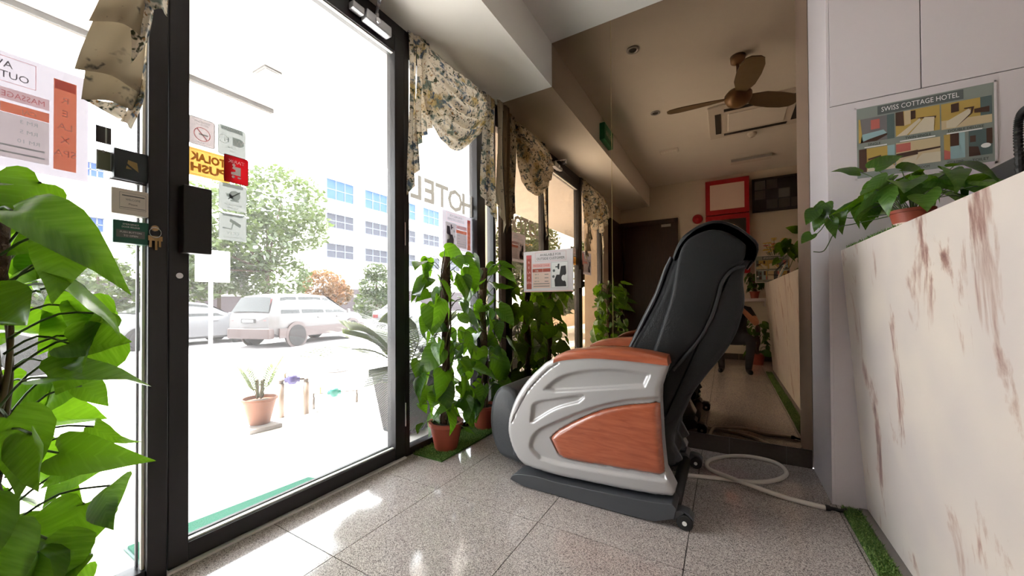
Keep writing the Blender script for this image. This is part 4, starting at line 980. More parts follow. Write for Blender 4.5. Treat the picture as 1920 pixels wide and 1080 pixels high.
for dy, L in ((-0.012, 0.04), (0.003, 0.055), (0.013, 0.036)):
    k_ = MB(); k_.box(XI+0.018, XI+0.0205, kp.y+dy-0.007, kp.y+dy+0.007, kp.z-0.045, kp.z-0.028); k_.box(XI+0.018, XI+0.0205, kp.y+dy-0.003, kp.y+dy+0.003, kp.z-0.045-L*0.6, kp.z-0.045); k_.build('key', 'brass_keys', t)
# door closer
t = thing('door_closer', 'silver hydraulic door closer at the top of the entrance door', 'door closer', (-1.76, 1.46, 2.60))
MB().box(XI+0.006, XI+0.062, 1.38, 1.56, 2.605, 2.665).build('body', 'closer_silver', t, bevel=0.008)
MB().lathe([(0, 0), (0.016, 0), (0.016, 0.012), (0, 0.012)], (XI+0.061, 1.45, 2.632), 16, 'x').build('valve_cap', 'chrome', t)
MB().box(XI+0.006, XI+0.05, 1.30, 1.375, 2.62, 2.66).build('end_cover', 'closer_silver', t, bevel=0.006)
MB().tube([(XI+0.035, 1.47, 2.665), (XI+0.035, 1.47, 2.70)], 0.011, 10).build('spindle', 'closer_silver', t)
j_ = Vector((XI+0.13, 1.40, 2.715))
MB().obox((XI+0.025, 1.46, 2.695), (0.02, 0.01, 0), j_-Vector((XI+0.025, 1.46, 2.70)), (0, 0, 0.012)).build('main_arm', 'chrome', t, bevel=0.002)
MB().tube([j_+Vector((0.01, 0, 0.0)), (XI+0.05, 1.25, 2.735)], 0.006, 8).build('fore_arm', 'chrome', t, smooth=True)
MB().box(XI+0.02, XI+0.08, 1.22, 1.27, 2.725, ZS).build('shoe', 'chrome', t, bevel=0.003)

# ================================================================== room price board on the cabinet
def room_board(name, label, o, r, u, w, h):
    t = thing(name, label, 'signboard', o); b = Board(o, r, u, w, h); b.body('panel', 'board_sage', t, 0.003)
    W, H = w, h
    b.frame(-.008, -.008, W+.008, H+.008, .008, 'white_laminate', 'border', 0)
    b.rect(.17*W, .86*H, .80*W, .985*H, 'board_slate', 'title_band'); b.text('SWISS COTTAGE HOTEL', .485*W, .895*H, .095*H, 'paper_white', .57*W, lay=2)
    def photo(x0, y0, x1, y1, kind):
        x0, x1, y0, y1 = x0*W, x1*W, y0*H, y1*H; dx, dy = x1-x0, y1-y0
        q = lambda pts, m, l: b.poly([(x0+a*dx, y0+c*dy) for a, c in pts], m, 'photo', l)
        wall = {'a': 'ph_grey', 'b': 'ph_yellow', 'c': 'ph_yellow', 'd': 'ph_yellow', 'e': 'ph_cream', 'f': 'ph_blue', 'g': 'ph_teal'}[kind]
        q([(0, 0), (1, 0), (1, 1), (0, 1)], wall, 1)
        if kind == 'a': q([(0, 0), (.12, 0), (.05, 1), (0, 1)], 'ph_yellow', 2); q([(.35, .5), (.6, .5), (.6, .9), (.35, .9)], 'ph_rose', 2); q([(.05, 0), (.1, .35), (.7, .42), (.8, .25), (.4, .0)], 'ph_blue', 2); q([(.0, 0), (.5, .0), (.8, .18), (.8, .26), (.3, .12)], 'ph_brown', 3); q([(.8, 0), (1, 0), (1, 1), (.8, 1)], 'ph_teal', 2)
        elif kind == 'b': q([(0, .45), (.2, .4), (.18, 1), (0, 1)], 'ph_brown', 2); q([(.2, .4), (.35, .45), (.35, 1), (.2, 1)], 'ph_cream', 2); q([(.35, .6), (.46, .62), (.46, .95), (.35, .95)], 'ph_brown', 3); q([(0, 0), (.55, .6), (.58, .5), (.25, 0)], 'ph_linen', 3); q([(.3, 0), (.66, .6), (.88, .55), (.86, .0)], 'ph_linen', 4); q([(.46, .62), (.66, .62), (.92, .58), (.9, .5), (.66, .55)], 'ph_brown', 3)
        elif kind == 'c': q([(.2, .6), (.36, .62), (.36, .95), (.2, .93)], 'ph_brown', 2); q([(0, 0), (1, 0), (1, .3), (0, .35)], 'ph_cream', 2); q([(.1, .05), (.1, .3), (.55, .65), (.62, .5), (.3, .02)], 'ph_linen', 3); q([(.28, .0), (.62, .45), (.66, .7), (.46, .7), (.46, .66), (.6, .64), (.58, .46)], 'ph_brown', 4); q([(.78, .3), (1, .3), (1, 1), (.78, 1)], 'ph_teal', 2); q([(.66, .45), (.95, .4), (.95, .62), (.66, .6)], 'ph_brown', 3)
        elif kind == 'd': q([(0, 0), (.22, 0), (.22, 1), (0, 1)], 'ph_brown', 2); q([(.22, 0), (.3, .45), (.7, .5), (1, .1), (1, 0)], 'ph_linen', 2); q([(.26, .48), (.62, .58), (.62, .64), (.26, .56)], 'ph_brown', 3); q([(.8, .4), (1, .4), (1, 1), (.8, 1)], 'ph_blue', 2)
        elif kind == 'e': q([(0, .6), (.34, .62), (.34, .95), (0, .95)], 'ph_rose', 2); q([(0, .35), (.5, .42), (.5, .6), (0, .55)], 'ph_brown', 3); q([(0, 0), (.2, .3), (.5, .4), (.42, .0)], 'ph_linen', 4); q([(.36, 0), (.6, .42), (1, .4), (1, 0)], 'ph_linen', 4); q([(.5, .5), (1, .55), (1, .62), (.5, .58)], 'ph_brown', 3)
        elif kind == 'f': q([(0, 0), (.3, 0), (.3, 1), (0, 1)], 'ph_yellow', 2); q([(.3, .5), (.72, .5), (.72, 1), (.3, 1)], 'ph_brown', 2); q([(.3, .05), (.75, .05), (.75, .5), (.3, .5)], 'ph_blue', 3); q([(0, 0), (.3, 0), (.3, .3), (0, .4)], 'ph_rose', 3)
        else: q([(.05, .55), (.3, .55), (.3, .8), (.05, .8)], 'ph_brown', 2); q([(0, 0), (.5, 0), (.4, .35), (0, .4)], 'ph_brown', 2); b.disc(x0+.72*dx, y0+.35*dy, .15*dx, 'paper_white', 'photo', 3, sx=1.4); q([(.75, .4), (1, .4), (1, 1), (.75, 1)], 'ph_brown', 2)
    photo(.015, .50, .30, .84, 'a'); photo(.31, .51, .635, .845, 'b'); photo(.645, .50, .985, .84, 'c')
    photo(.015, .08, .30, .41, 'd'); photo(.31, .09, .635, .42, 'e'); photo(.66, .10, .805, .43, 'f'); photo(.83, .10, .985, .43, 'g')
    T = lambda s_, x, y, hh, ww: b.text(s_, x*W, y*H, hh*H, 'ink_black', ww*W, lay=3)
    T('SINGLE', .14, .445, .05, .10); T('TWIN SINGLE', .475, .455, .05, .19); T('DOUBLE DELUXE', .81, .455, .045, .24); T('TOILET', .905, .03, .05, .11); T('FAMILY ROOM', .47, .03, .05, .17); T('HOT & COLD', .735, .05, .035, .11); T('DISPENSER', .735, .02, .035, .11)
    b.rect(.06*W, .42*H, .24*W, .435*H, 'paper_white', 'price_strip', 3); b.rect(.34*W, .43*H, .60*W, .445*H, 'paper_white', 'price_strip', 3); b.rect(.68*W, .43*H, .92*W, .445*H, 'paper_white', 'price_strip', 3)
    b.done(t); return t
o1 = U(1607, 320, 1, YC-0.005); o2 = U(1862, 153, 1, YC-0.005)
room_board('room_board', 'grey board of hotel room photos mounted on the white cabinet wall', (0.549, YC-0.0045, 1.577), (1, 0, 0), (0, 0, 1), 0.432, 0.333)
room_board('room_board', 'grey board of room photos on the counter end, seen in the mirror', (0.74, -0.50, 1.246), (-1, 0.05, 0), (0, -0.12, 1), 0.38, 0.36)

# ================================================================== things behind the counter at the right edge
mp_ = U(1840, 325, 0, 0.83)
t = thing('computer_monitor', 'dark grey monitor rising behind the counter at the right edge', 'monitor', (0.86, mp_.y-0.2, 0.74))
q0 = U(1841, 322, 0, 0.83)
MB().obox((0.835, q0.y, 1.08), (0.03, 0, 0.0), (-0.0, -0.46, 0), (0.0, 0, q0.z-1.08)).build('screen_back', 'monitor_grey', t, bevel=0.006)
MB().box(0.87, 0.93, q0.y-0.27, q0.y-0.19, 0.76, 1.15).build('stand', 'monitor_grey', t); MB().box(0.84, 1.02, q0.y-0.33, q0.y-0.13, 0.742, 0.76).build('foot', 'monitor_grey', t, bevel=0.004)
g0 = [U(u, v, 0, 0.72) for u, v in ((1914, 345), (1911, 300), (1909, 250), (1912, 220), (1925, 203), (1945, 200))]
t = thing('desk_microphone', 'black ribbed gooseneck stand at the right picture edge on the counter', 'microphone', (0.72, g0[0].y, 1.24))
gp = smoothcurve([Vector((g0[0].x, g0[0].y, 1.245))]+g0[1:], 16)
MB().tube(gp, [0.0075+0.0022*(k % 2) for k in range(len(gp))], 10).build('gooseneck', 'rubber', t)
MB().lathe([(0, 0.001), (0.05, 0.001), (0.05, 0.012), (0.02, 0.022), (0, 0.022)], (0.72, g0[0].y, 1.24), 20).build('base', 'rubber', t)
MB().tube([gp[-1], gp[-1]+Vector((0.0, -0.05, -0.01))], [0.014, 0.018], 12).build('mic_head', 'rubber', t)

# ================================================================== ceiling fittings and the far end of the room, seen in the mirror
fz = 2.78; fx, fy = 0.11, 1.81
t = thing('ceiling_fan', 'bronze three-blade ceiling fan reflected in the mirror', 'ceiling fan', (fx, fy, 2.70))
MB().lathe([(0, ZC-0.002), (0.06, ZC-0.002), (0.055, ZC-0.05), (0.02, ZC-0.07), (0, ZC-0.07)], (fx, fy, 0), 20).build('canopy', 'fan_bronze', t, smooth=True)
MB().tube([(fx, fy, fz+0.05), (fx, fy, ZC-0.05)], 0.013, 10).build('rod', 'fan_bronze', t, smooth=True)
MB().lathe([(0, fz-0.085), (0.045, fz-0.08), (0.085, fz-0.055), (0.105, fz-0.015), (0.105, fz+0.02), (0.08, fz+0.05), (0.03, fz+0.065), (0, fz+0.065)], (fx, fy, 0), 28).build('motor', 'fan_bronze', t, smooth=True)
for a in (math.radians(178), math.radians(80), math.radians(-38)):
    d = Vector((math.cos(a), math.sin(a), 0)); s = Vector((-math.sin(a), math.cos(a), 0)); rings = []
    for k, (r, w, tilt) in enumerate(((0.09, 0.035, 0.3), (0.14, 0.05, 0.3), (0.22, 0.075, 0.28), (0.36, 0.085, 0.24), (0.48, 0.08, 0.2), (0.55, 0.06, 0.18), (0.575, 0.03, 0.18))):
        c = Vector((fx, fy, fz))+d*r; e1 = s*w+Vector((0, 0, tilt*w)); rings.append([c-e1+Vector((0, 0, 0.004)), c+e1+Vector((0, 0, 0.004)), c+e1-Vector((0, 0, 0.004)), c-e1-Vector((0, 0, 0.004))])
    MB().loft(rings).build('blade', 'fan_blade', t)
t = thing('air_conditioner', 'square ceiling cassette air conditioner reflected behind the fan', 'air conditioner', (0.30, 0.56, ZC-0.05))
ax0, ax1, ay0, ay1 = -0.16, 0.80, 0.10, 0.98; z0 = ZC-0.035
MB().box(ax0, ax1, ay0, ay1, z0, ZC-0.001).build('panel', 'plastic_white', t, bevel=0.012)
MB().box(ax0+0.2, ax1-0.2, ay0+0.2, ay1-0.2, z0-0.012, z0+0.01).build('grille', 'ceiling_paint', t, bevel=0.006)
for (x0, x1, y0, y1) in ((ax0+0.07, ax0+0.13, ay0+0.16, ay1-0.16), (ax1-0.13, ax1-0.07, ay0+0.16, ay1-0.16), (ax0+0.16, ax1-0.16, ay0+0.07, ay0+0.13), (ax0+0.16, ax1-0.16, ay1-0.13, ay1-0.07)):
    MB().box(x0, x1, y0, y1, z0-0.004, z0+0.01).build('air_slot', 'grille_dark', t)
for i, (x, y, lab) in enumerate(((-0.664, 2.367, 'round recessed downlight near the mirror, upper left of its reflection'), (-0.673, 1.152, 'round recessed downlight left of the fan in the mirror'))):
    t = thing('downlight', lab, 'downlight', (x, y, ZC-0.012), 'recessed downlights')
    MB().lathe([(0.032, ZC-0.001), (0.05, ZC-0.001), (0.052, ZC-0.008), (0.036, ZC-0.012), (0.030, ZC-0.004)], (x, y, 0), 24).build('ring', 'closer_silver', t, smooth=True)
    MB().lathe([(0, ZC-0.002), (0.031, ZC-0.002), (0.031, ZC-0.006), (0, ZC-0.006)], (x, y, 0), 20).build('lens', 'grille_dark', t)
t = thing('emergency_light', 'small white emergency light box on the ceiling, mirror view', 'emergency light', (-0.675, -0.05, ZC-0.03)); MB().box(-0.80, -0.56, -0.12, 0.0, ZC-0.03, ZC-0.001).build('case', 'plastic_white', t, bevel=0.005); MB().box(-0.78, -0.58, -0.10, -0.02, ZC-0.034, ZC-0.028).build('lens', 'ceiling_paint', t)
t = thing('ceiling_batten', 'short linear ceiling lamp above the dark television, mirror view', 'lamp', (0.33, -0.95, ZC-0.06)); MB().box(0.08, 0.60, -1.02, -0.90, ZC-0.055, ZC-0.001).build('housing', 'plastic_white', t, bevel=0.006); MB().box(0.09, 0.59, -0.905, -0.895, ZC-0.05, ZC-0.012).build('side_strip', 'closer_silver', t)
t = thing('smoke_detector', 'white dome smoke detector behind the ceiling cassette, mirror view', 'smoke detector', (0.307, 0.0, ZC-0.05)); MB().lathe([(0, ZC-0.001), (0.055, ZC-0.001), (0.055, ZC-0.018), (0.045, ZC-0.024), (0.03, ZC-0.05), (0, ZC-0.052)], (0.307, -0.02, 0), 20).build('dome', 'plastic_white', t, smooth=True); MB().lathe([(0.0, ZC-0.051), (0.006, ZC-0.053), (0, ZC-0.056)], (0.307, -0.02, 0), 8).build('indicator', 'red_paint', t)
t = thing('exit_sign', 'green exit sign box on the bulkhead side, seen in the mirror', 'exit sign', (-1.19, 1.28, 2.84))
MB().box(XB+0.001, XB+0.06, 1.10, 1.46, 2.84, 3.03).build('case', 'exit_green', t, bevel=0.004)
b = Board((XB+0.0605, 1.115, 2.855), (0, 1, 0), (0, 0, 1), 0.33, 0.16); b.rect(0, 0, 0.33, 0.16, 'exit_green', 'face'); b.text('KELUAR', 0.165, 0.045, 0.085, 'plastic_white', 0.26); b.done(t)
# far wall things
def onwall(x0, x1, z0, z1, d0, d1): return MB().box(x0, x1, YB+d0, YB+d1, z0, z1)
t = thing('fire_panel', 'red fire alarm cabinet with framed zone map above, mirror view', 'fire panel', (0.03, YB, 1.45))
m1 = onwall(-0.29, 0.35, 2.46, 3.05, 0.001, 0.12).build('map_case', 'red_paint', t, bevel=0.006); onwall(-0.22, 0.28, 2.54, 2.97, 0.1205, 0.124).build('zone_map', 'print_peach', m1)
m2 = onwall(-0.29, 0.35, 1.45, 2.44, 0.001, 0.14).build('alarm_case', 'red_paint', t, bevel=0.006); onwall(-0.22, 0.30, 2.0, 2.36, 0.1405, 0.146).build('control_face', 'grille_dark', m2)
for k in range(4): onwall(-0.02+k*0.045, 0.0+k*0.045, 2.22+0.02*(k % 2), 2.24+0.02*(k % 2), 0.146, 0.150).build('indicator', 'lamp_red', m2)
t = thing('wall_television', 'black wall television split in camera views, mirror view', 'television', (0.69, YB, 2.42)); onwall(0.39, 1.08, 2.44, 2.99, 0.02, 0.07).build('bezel', 'rubber', t, bevel=0.004); onwall(0.41, 1.06, 2.47, 2.96, 0.0705, 0.072).build('screen', 'screen', t)
b = Board((1.06, YB+0.0725, 2.47), (-1, 0, 0), (0, 0, 1), 0.65, 0.49); rnd = random.Random(3)
for i in range(4):
    for j in range(3): b.rect(.01+i*.16, .01+j*.16, .155+i*.16, .155+j*.16, rnd.choice(['grille_dark', 'monitor_grey', 'ink_grey', 'base_grey', 'screen']), 'camera_view')
b.done(t)
t = thing('alarm_bell', 'round red alarm bell beside the fire cabinet, mirror view', 'bell', (-0.42, YB, 2.36)); MB().lathe([(0, 0.001), (0.07, 0.001), (0.085, 0.02), (0.07, 0.05), (0.03, 0.065), (0, 0.066)], (-0.42, YB, 2.44), 24, 'y').build('gong', 'red_paint', t, smooth=True); MB().lathe([(0, 0.062), (0.02, 0.066), (0.012, 0.075), (0, 0.076)], (-0.42, YB, 2.44), 12, 'y').build('boss', 'sign_red', t)
t = thing('call_point', 'small red round call point beside the dark door, mirror view', 'call point', (-0.70, YB, 1.95)); MB().lathe([(0, 0.001), (0.05, 0.001), (0.05, 0.03), (0.03, 0.04), (0, 0.04)], (-0.66, YB, 2.02), 20, 'y').build('housing', 'red_paint', t); MB().lathe([(0, 0.04), (0.025, 0.04), (0.02, 0.046), (0, 0.046)], (-0.66, YB, 2.02), 16, 'y').build('button', 'plastic_white', t)
t = thing('wall_shelf', 'white shelf with greenery beyond the counter end, mirror view', 'shelf', (0.35, -1.62, 0.98)); MB().box(0.02, 0.62, YB+0.001, YB+0.25, 0.98, 1.03).build('board', 'white_laminate', t, bevel=0.003)
for x in (0.1, 0.54): MB().box(x-0.01, x+0.01, YB+0.001, YB+0.2, 0.90, 0.98).build('bracket', 'white_laminate', t)
pothos('small leafy pothos on the white shelf, mirror view', 0.40, -1.52, 1.031, (0.05, 0.07, 0.11), 0.35, 30, 0.10, 0.06, 71, zmin=0.1)
# flower arrangement on the counter end
t = thing('flower_arrangement', 'artificial yellow and red flowers on the counter end, mirror view', 'flowers', (0.60, -0.68, 1.24)); rnd = random.Random(12)
MB().lathe([(0, 0.001), (0.05, 0.001), (0.06, 0.12), (0.04, 0.22), (0.055, 0.30), (0.045, 0.30), (0, 0.28)], (0.60, -0.68, 1.24), 18).build('vase', 'plastic_white', t, smooth=True)
st = MB()
for k in range(36):
    a = rnd.uniform(0, 6.28); r = rnd.uniform(0.02, 0.17); c = Vector((0.60+r*math.cos(a), -0.68+r*0.4*math.sin(a), 1.66+rnd.uniform(0, 0.19))); st.tube([(0.60, -0.68, 1.50), c], 0.002, 4)
    mb = MB(); n = 7; rr = rnd.uniform(0.02, 0.034)
    for q in range(n):
        b_ = q*6.283/n; mb.add([c, c+Vector((rr*math.cos(b_-.4), rr*math.sin(b_-.4), rr*.7)), c+Vector((1.5*rr*math.cos(b_), 1.5*rr*math.sin(b_), rr*.5)), c+Vector((rr*math.cos(b_+.4), rr*math.sin(b_+.4), rr*.7))], [(0, 1, 2, 3)])
    mb.build('flower', rnd.choice(['flower_yellow', 'flower_yellow', 'flower_red', 'flower_white']), t, fix=False)
st.build('stems', 'stem', t, fix=False)
t = thing('brochure_rack', 'wire brochure rack on the counter, mirror view', 'rack', (0.62, 0.0, 1.24))
for k in range(5): MB().tube([(0.53, -0.1+k*0.08, 1.245), (0.53, -0.1+k*0.08, 1.36), (0.62, -0.1+k*0.08, 1.46)], 0.004, 6).build('wire', 'rubber', t)
for z in (1.25, 1.36): MB().tube([(0.53, -0.1, z), (0.53, 0.22, z)], 0.004, 6).build('wire', 'rubber', t)
for k in range(3): MB().obox((0.545, -0.09+k*0.105, 1.25), (0, 0.09, 0), (0.085, 0, 0.19), (0.006, 0, -0.003)).build('brochure', ('paper_white', 'ph_cream', 'ph_blue')[k], t)

# ================================================================== the photographer, crouching behind the lens
def person():
    V = []; E_ = []; R_ = []; part = []
    def v(p, r, kind): V.append(p); R_.append(r); part.append(kind); return len(V)-1
    ox, oy = 0.10, -0.42
    P = lambda x, y, z: (ox+x, oy+y, z)
    pel = v(P(0, -0.10, 0.48), 0.135, 't'); wa = v(P(0, -0.08, 0.62), 0.125, 's'); chs = v(P(0, -0.02, 0.80), 0.145, 's'); nk = v(P(0, 0.03, 0.93), 0.055, 'k'); 
    hd = v(P(0, 0.06, 1.02), 0.075, 'k'); hd2 = v(P(0, 0.07, 1.11), 0.085, 'k'); hd3 = v(P(0, 0.05, 1.18), 0.05, 'h')
    E_ += [(pel, wa), (wa, chs), (chs, nk), (nk, hd), (hd, hd2), (hd2, hd3)]
    for s in (-1, 1):
        hp_ = v(P(s*0.10, -0.08, 0.46), 0.10, 't'); kn = v(P(s*0.19, 0.14, 0.47), 0.066, 't'); an = v(P(s*0.16, 0.05, 0.10), 0.045, 't'); hl = v(P(s*0.16, 0.05, 0.045), 0.04, 'f'); to = v(P(s*0.18, 0.20, 0.035), 0.033, 'f')
        E_ += [(pel, hp_), (hp_, kn), (kn, an), (an, hl), (hl, to)]
        sh = v(P(s*0.17, 0.0, 0.86), 0.06, 's'); el = v(P(s*0.25, 0.14, 0.68), 0.043, 's' if s < 0 else 'k'); wr_ = v(P(s*0.10, 0.27, 0.86), 0.03, 'k'); hn = v(P(s*0.075, 0.31, 0.90), 0.032, 'k')
        E_ += [(chs, sh), (sh, el), (el, wr_), (wr_, hn)]
        for q in range(4):
            f1 = v(P(s*(0.06-0.012*q), 0.34, 0.915+0.012*(q-1.5)), 0.010, 'k'); f2 = v(P(s*(0.035-0.012*q), 0.355, 0.93+0.012*(q-1.5)), 0.009, 'k'); E_ += [(hn, f1), (f1, f2)]
        th = v(P(s*0.05, 0.30, 0.935), 0.011, 'k'); th2 = v(P(s*0.03, 0.315, 0.95), 0.009, 'k'); E_ += [(hn, th), (th, th2)]
    me = bpy.data.meshes.new('b'); me.from_pydata(V, E_, []); o = bpy.data.objects.new('b', me); C.objects.link(o)
    md = o.modifiers.new('skin', 'SKIN'); 
    for i, sv_ in enumerate(me.skin_vertices[0].data): sv_.radius = (R_[i], R_[i]); sv_.use_root = (i == 0)
    ss = o.modifiers.new('sub', 'SUBSURF'); ss.levels = 2; ss.render_levels = 2
    dg = bpy.context.evaluated_depsgraph_get(); dg.update(); m2 = bpy.data.meshes.new_from_object(o.evaluated_get(dg)); bpy.data.objects.remove(o)
    names = {'s': 'shirt', 't': 'trousers', 'f': 'shoe', 'k': 'skin', 'h': 'hair'}; keys = list(names); m2.materials.clear()
    for k in keys: m2.materials.append(MATS[names[k]])
    VV = np.array(V)
    for p in m2.polygons:
        c = np.array(p.center); i = int(np.argmin(np.linalg.norm(VV-c, axis=1)-np.array(R_)*0.9)); p.material_index = keys.index(part[i]); p.use_smooth = True
    t = thing('person', 'person in dark clothes crouching with raised hands, reflected beside the chair', 'person', (ox, oy, 0))
    m2.name = 'body'; mesh_obj('body', m2, t)
    MB().lathe([(0, 0.0), (0.05, -0.012), (0.085, -0.045), (0.094, -0.09), (0.09, -0.12), (0.0, -0.11)], (ox, oy+0.035, 1.235), 18).build('hair', 'hair', t, smooth=True)
    face = thing  # face details
    for s in (-1, 1): MB().lathe([(0, -0.008), (0.008, 0), (0, 0.008)], (ox+s*0.032, oy+0.145, 1.115), 8).build('eye', 'hair', t); MB().lathe([(0, -0.025), (0.012, -0.01), (0.014, 0.01), (0, 0.025)], (ox+s*0.088, oy+0.06, 1.10), 8).build('ear', 'skin', t, smooth=True)
    MB().prism([(oy+0.135, 1.115), (oy+0.172, 1.075), (oy+0.135, 1.07)], 0, ox-0.012, ox+0.012).build('nose', 'skin', t, bevel=0.004); MB().box(ox-0.024, ox+0.024, oy+0.125, oy+0.138, 1.037, 1.045).build('mouth', 'print_brick', t)
person()

# ================================================================== outside: porch, street, planting, cars, buildings
struct(MB().box(-3.25, -1.87, -9, 12, -0.15, -0.003).build('porch_floor', 'porch'), 'pale shaded porch floor outside the glass')
struct(MB().prism([(-3.25, -0.10), (-3.25, -0.028), (-5.2, -0.06), (-8.0, -0.36), (-8.0, -0.5)], 1, -40, 40).build('pavement', 'pavement'), 'sunlit pale pavement sloping to the street')
struct(MB().box(-22, -8.0, -60, 60, -0.6, -0.38).build('road', 'asphalt'), 'pale sunlit street')
struct(MB().box(-60, -22, -60, 60, -0.6, -0.30).build('verge', 'pavement'), 'far pavement across the street')
struct(MB().box(-3.27, -3.24, -9, 12, -0.06, 0.0).build('porch_edge', 'kerb'), 'drain edge of the porch')
struct(MB().box(-4.15, -1.868, -9, 12, 3.0, 3.2).build('porch_ceiling', 'porch_white'), 'white porch ceiling outside')
struct(MB().box(-4.15, -1.868, 3.1, 3.4, 2.78, 3.0).build('porch_beam', 'porch_white'), 'white cross beam under the porch ceiling')
struct(MB().box(-1.9, -1.868, -9, 12, ZS, 3.2).build('facade', 'porch_white'), 'outer wall band above the shopfront')
struct(MB().box(-2.1, -1.868, 2.83, 12, 0, 3.0).build('facade_pier', 'slat_wall'), 'outer wall right of the shopfront')
struct(MB().box(-2.1, -1.868, -9, -0.53, 0, 3.0).build('facade_pier', 'slat_wall'), 'outer wall left of the shopfront')
struct(MB().box(-4.15, -3.75, -7.4, -7.0, -0.05, 3.0).build('porch_column', 'slat_wall'), 'tan porch column far along the shopfront')
t = thing('porch_lamp', 'long grey linear lamp at the edge of the porch ceiling', 'lamp', (-4.05, 1.2, 2.95)); MB().box(-4.10, -4.02, -0.3, 2.05, 2.955, 2.999).build('housing', 'lamp_grey', t, bevel=0.004); MB().box(-4.085, -4.035, -0.28, 2.03, 2.945, 2.956).build('diffuser', 'porch_white', t)
t = thing('porch_downlight', 'square recessed light in the porch ceiling', 'downlight', (-3.42, 1.69, 2.99)); MB().box(-3.52, -3.32, 1.62, 1.76, 2.985, 2.999).build('frame', 'lamp_grey', t, bevel=0.002); MB().box(-3.50, -3.34, 1.64, 1.74, 2.98, 2.986).build('lens', 'porch_white', t)
t = thing('door_mat', 'teal doormat lying outside the entrance door', 'doormat', (-2.05, 0.9, 0)); mq = [(-1.90, 0.50), (-1.90, 1.27), (-2.06, 1.27), (-2.06, 0.50)]
MB().prism([(-1.88, 0.52), (-1.88, 1.28), (-2.06, 1.235), (-2.12, 0.52)], 2, -0.002, 0.012).build('pile', 'mat_teal', t); MB().prism([(-1.875, 0.51), (-1.875, 1.29), (-2.07, 1.243), (-2.13, 0.51)], 2, -0.0025, 0.005).build('backing', 'meter_teal', t)
# pot on a slab
sp0 = U(490, 800, 2, 0.02)
t = thing('paving_slab', 'low concrete slab under the clay pot outside', 'slab', (sp0.x, sp0.y, 0)); s0 = U(490, 812, 2, 0); 
MB().prism([tuple(U(u, v, 2, 0.03)[:2]) for u, v in ((448, 803), (468, 808), (530, 793), (508, 788))], 2, -0.002, 0.03).build('slab', 'kerb', t, bevel=0.004)
pb = U(487, 793, 2, 0.031)
t = thing('potted_palm', 'young palm in a tapered clay pot outside the door', 'plant', (pb.x, pb.y, 0.031)); rr = 0.115
p_ = MB().lathe([(0, 0.001), (0.072, 0.001), (0.105, 0.14), (0.116, 0.185), (0.126, 0.19), (0.126, 0.207), (0.114, 0.207), (0.11, 0.18), (0, 0.175)], (pb.x, pb.y, 0.03), 28).build('pot', 'terracotta_pale', t, smooth=True); md = p_.modifiers.new('es', 'EDGE_SPLIT'); md.split_angle = math.radians(40)
MB().lathe([(0, 0.177), (0.108, 0.177), (0, 0.184)], (pb.x, pb.y, 0.03), 18).build('soil', 'soil', t)
rnd = random.Random(8)
def frond(mb, base, d, L, droop, lw, n=9, rnd=rnd):
    d = Vector(d).normalized(); side = d.cross(Vector((0, 0, 1)));
    side = side.normalized() if side.length > 1e-4 else Vector((1, 0, 0)); pts = []
    for k in range(n+1):
        q = k/n; p0_ = Vector(base)+d*L*q+Vector((0, 0, -droop*q*q*L)); p0_.x = min(p0_.x, -2.02-0.02*q); pts.append(p0_)
    mb.tube(pts, [0.004*(1-0.8*k/n)*max(1, L/0.6) for k in range(n+1)], 4)
    for k in range(2, n+1):
        for s in (-1, 1):
            for h_ in (0, 0.5):
                p = pts[k].lerp(pts[max(k-1, 0)], h_); e_ = p+side*s*lw*(0.55+0.45*math.sin(math.pi*k/n))+d*lw*0.7+Vector((0, 0, -0.3*lw)); e_.x = min(e_.x, -1.92); w = (e_-p).cross(Vector((0, 0, 1))).normalized()*lw*0.05
                mb.add([p-w, p+w, (p+e_)/2+w*1.4, e_, (p+e_)/2-w*1.4], [(0, 1, 2, 3, 4)])
for k in range(7):
    mb = MB(); a = k*0.9; frond(mb, (pb.x+0.02*math.cos(a), pb.y+0.02*math.sin(a), 0.24), (0.35*math.cos(a), 0.35*math.sin(a), 1), rnd.uniform(0.28, 0.4), 0.2, 0.11, 7); mb.build('frond', 'leaf_palm', t, fix=False)
for k in range(4): MB().tube([(pb.x+0.02*math.cos(k*1.6), pb.y+0.02*math.sin(k*1.6), 0.23), (pb.x+0.03*math.cos(k*1.6), pb.y+0.03*math.sin(k*1.6), 0.38)], 0.008, 6).build('stalk', 'stem_brown', t)
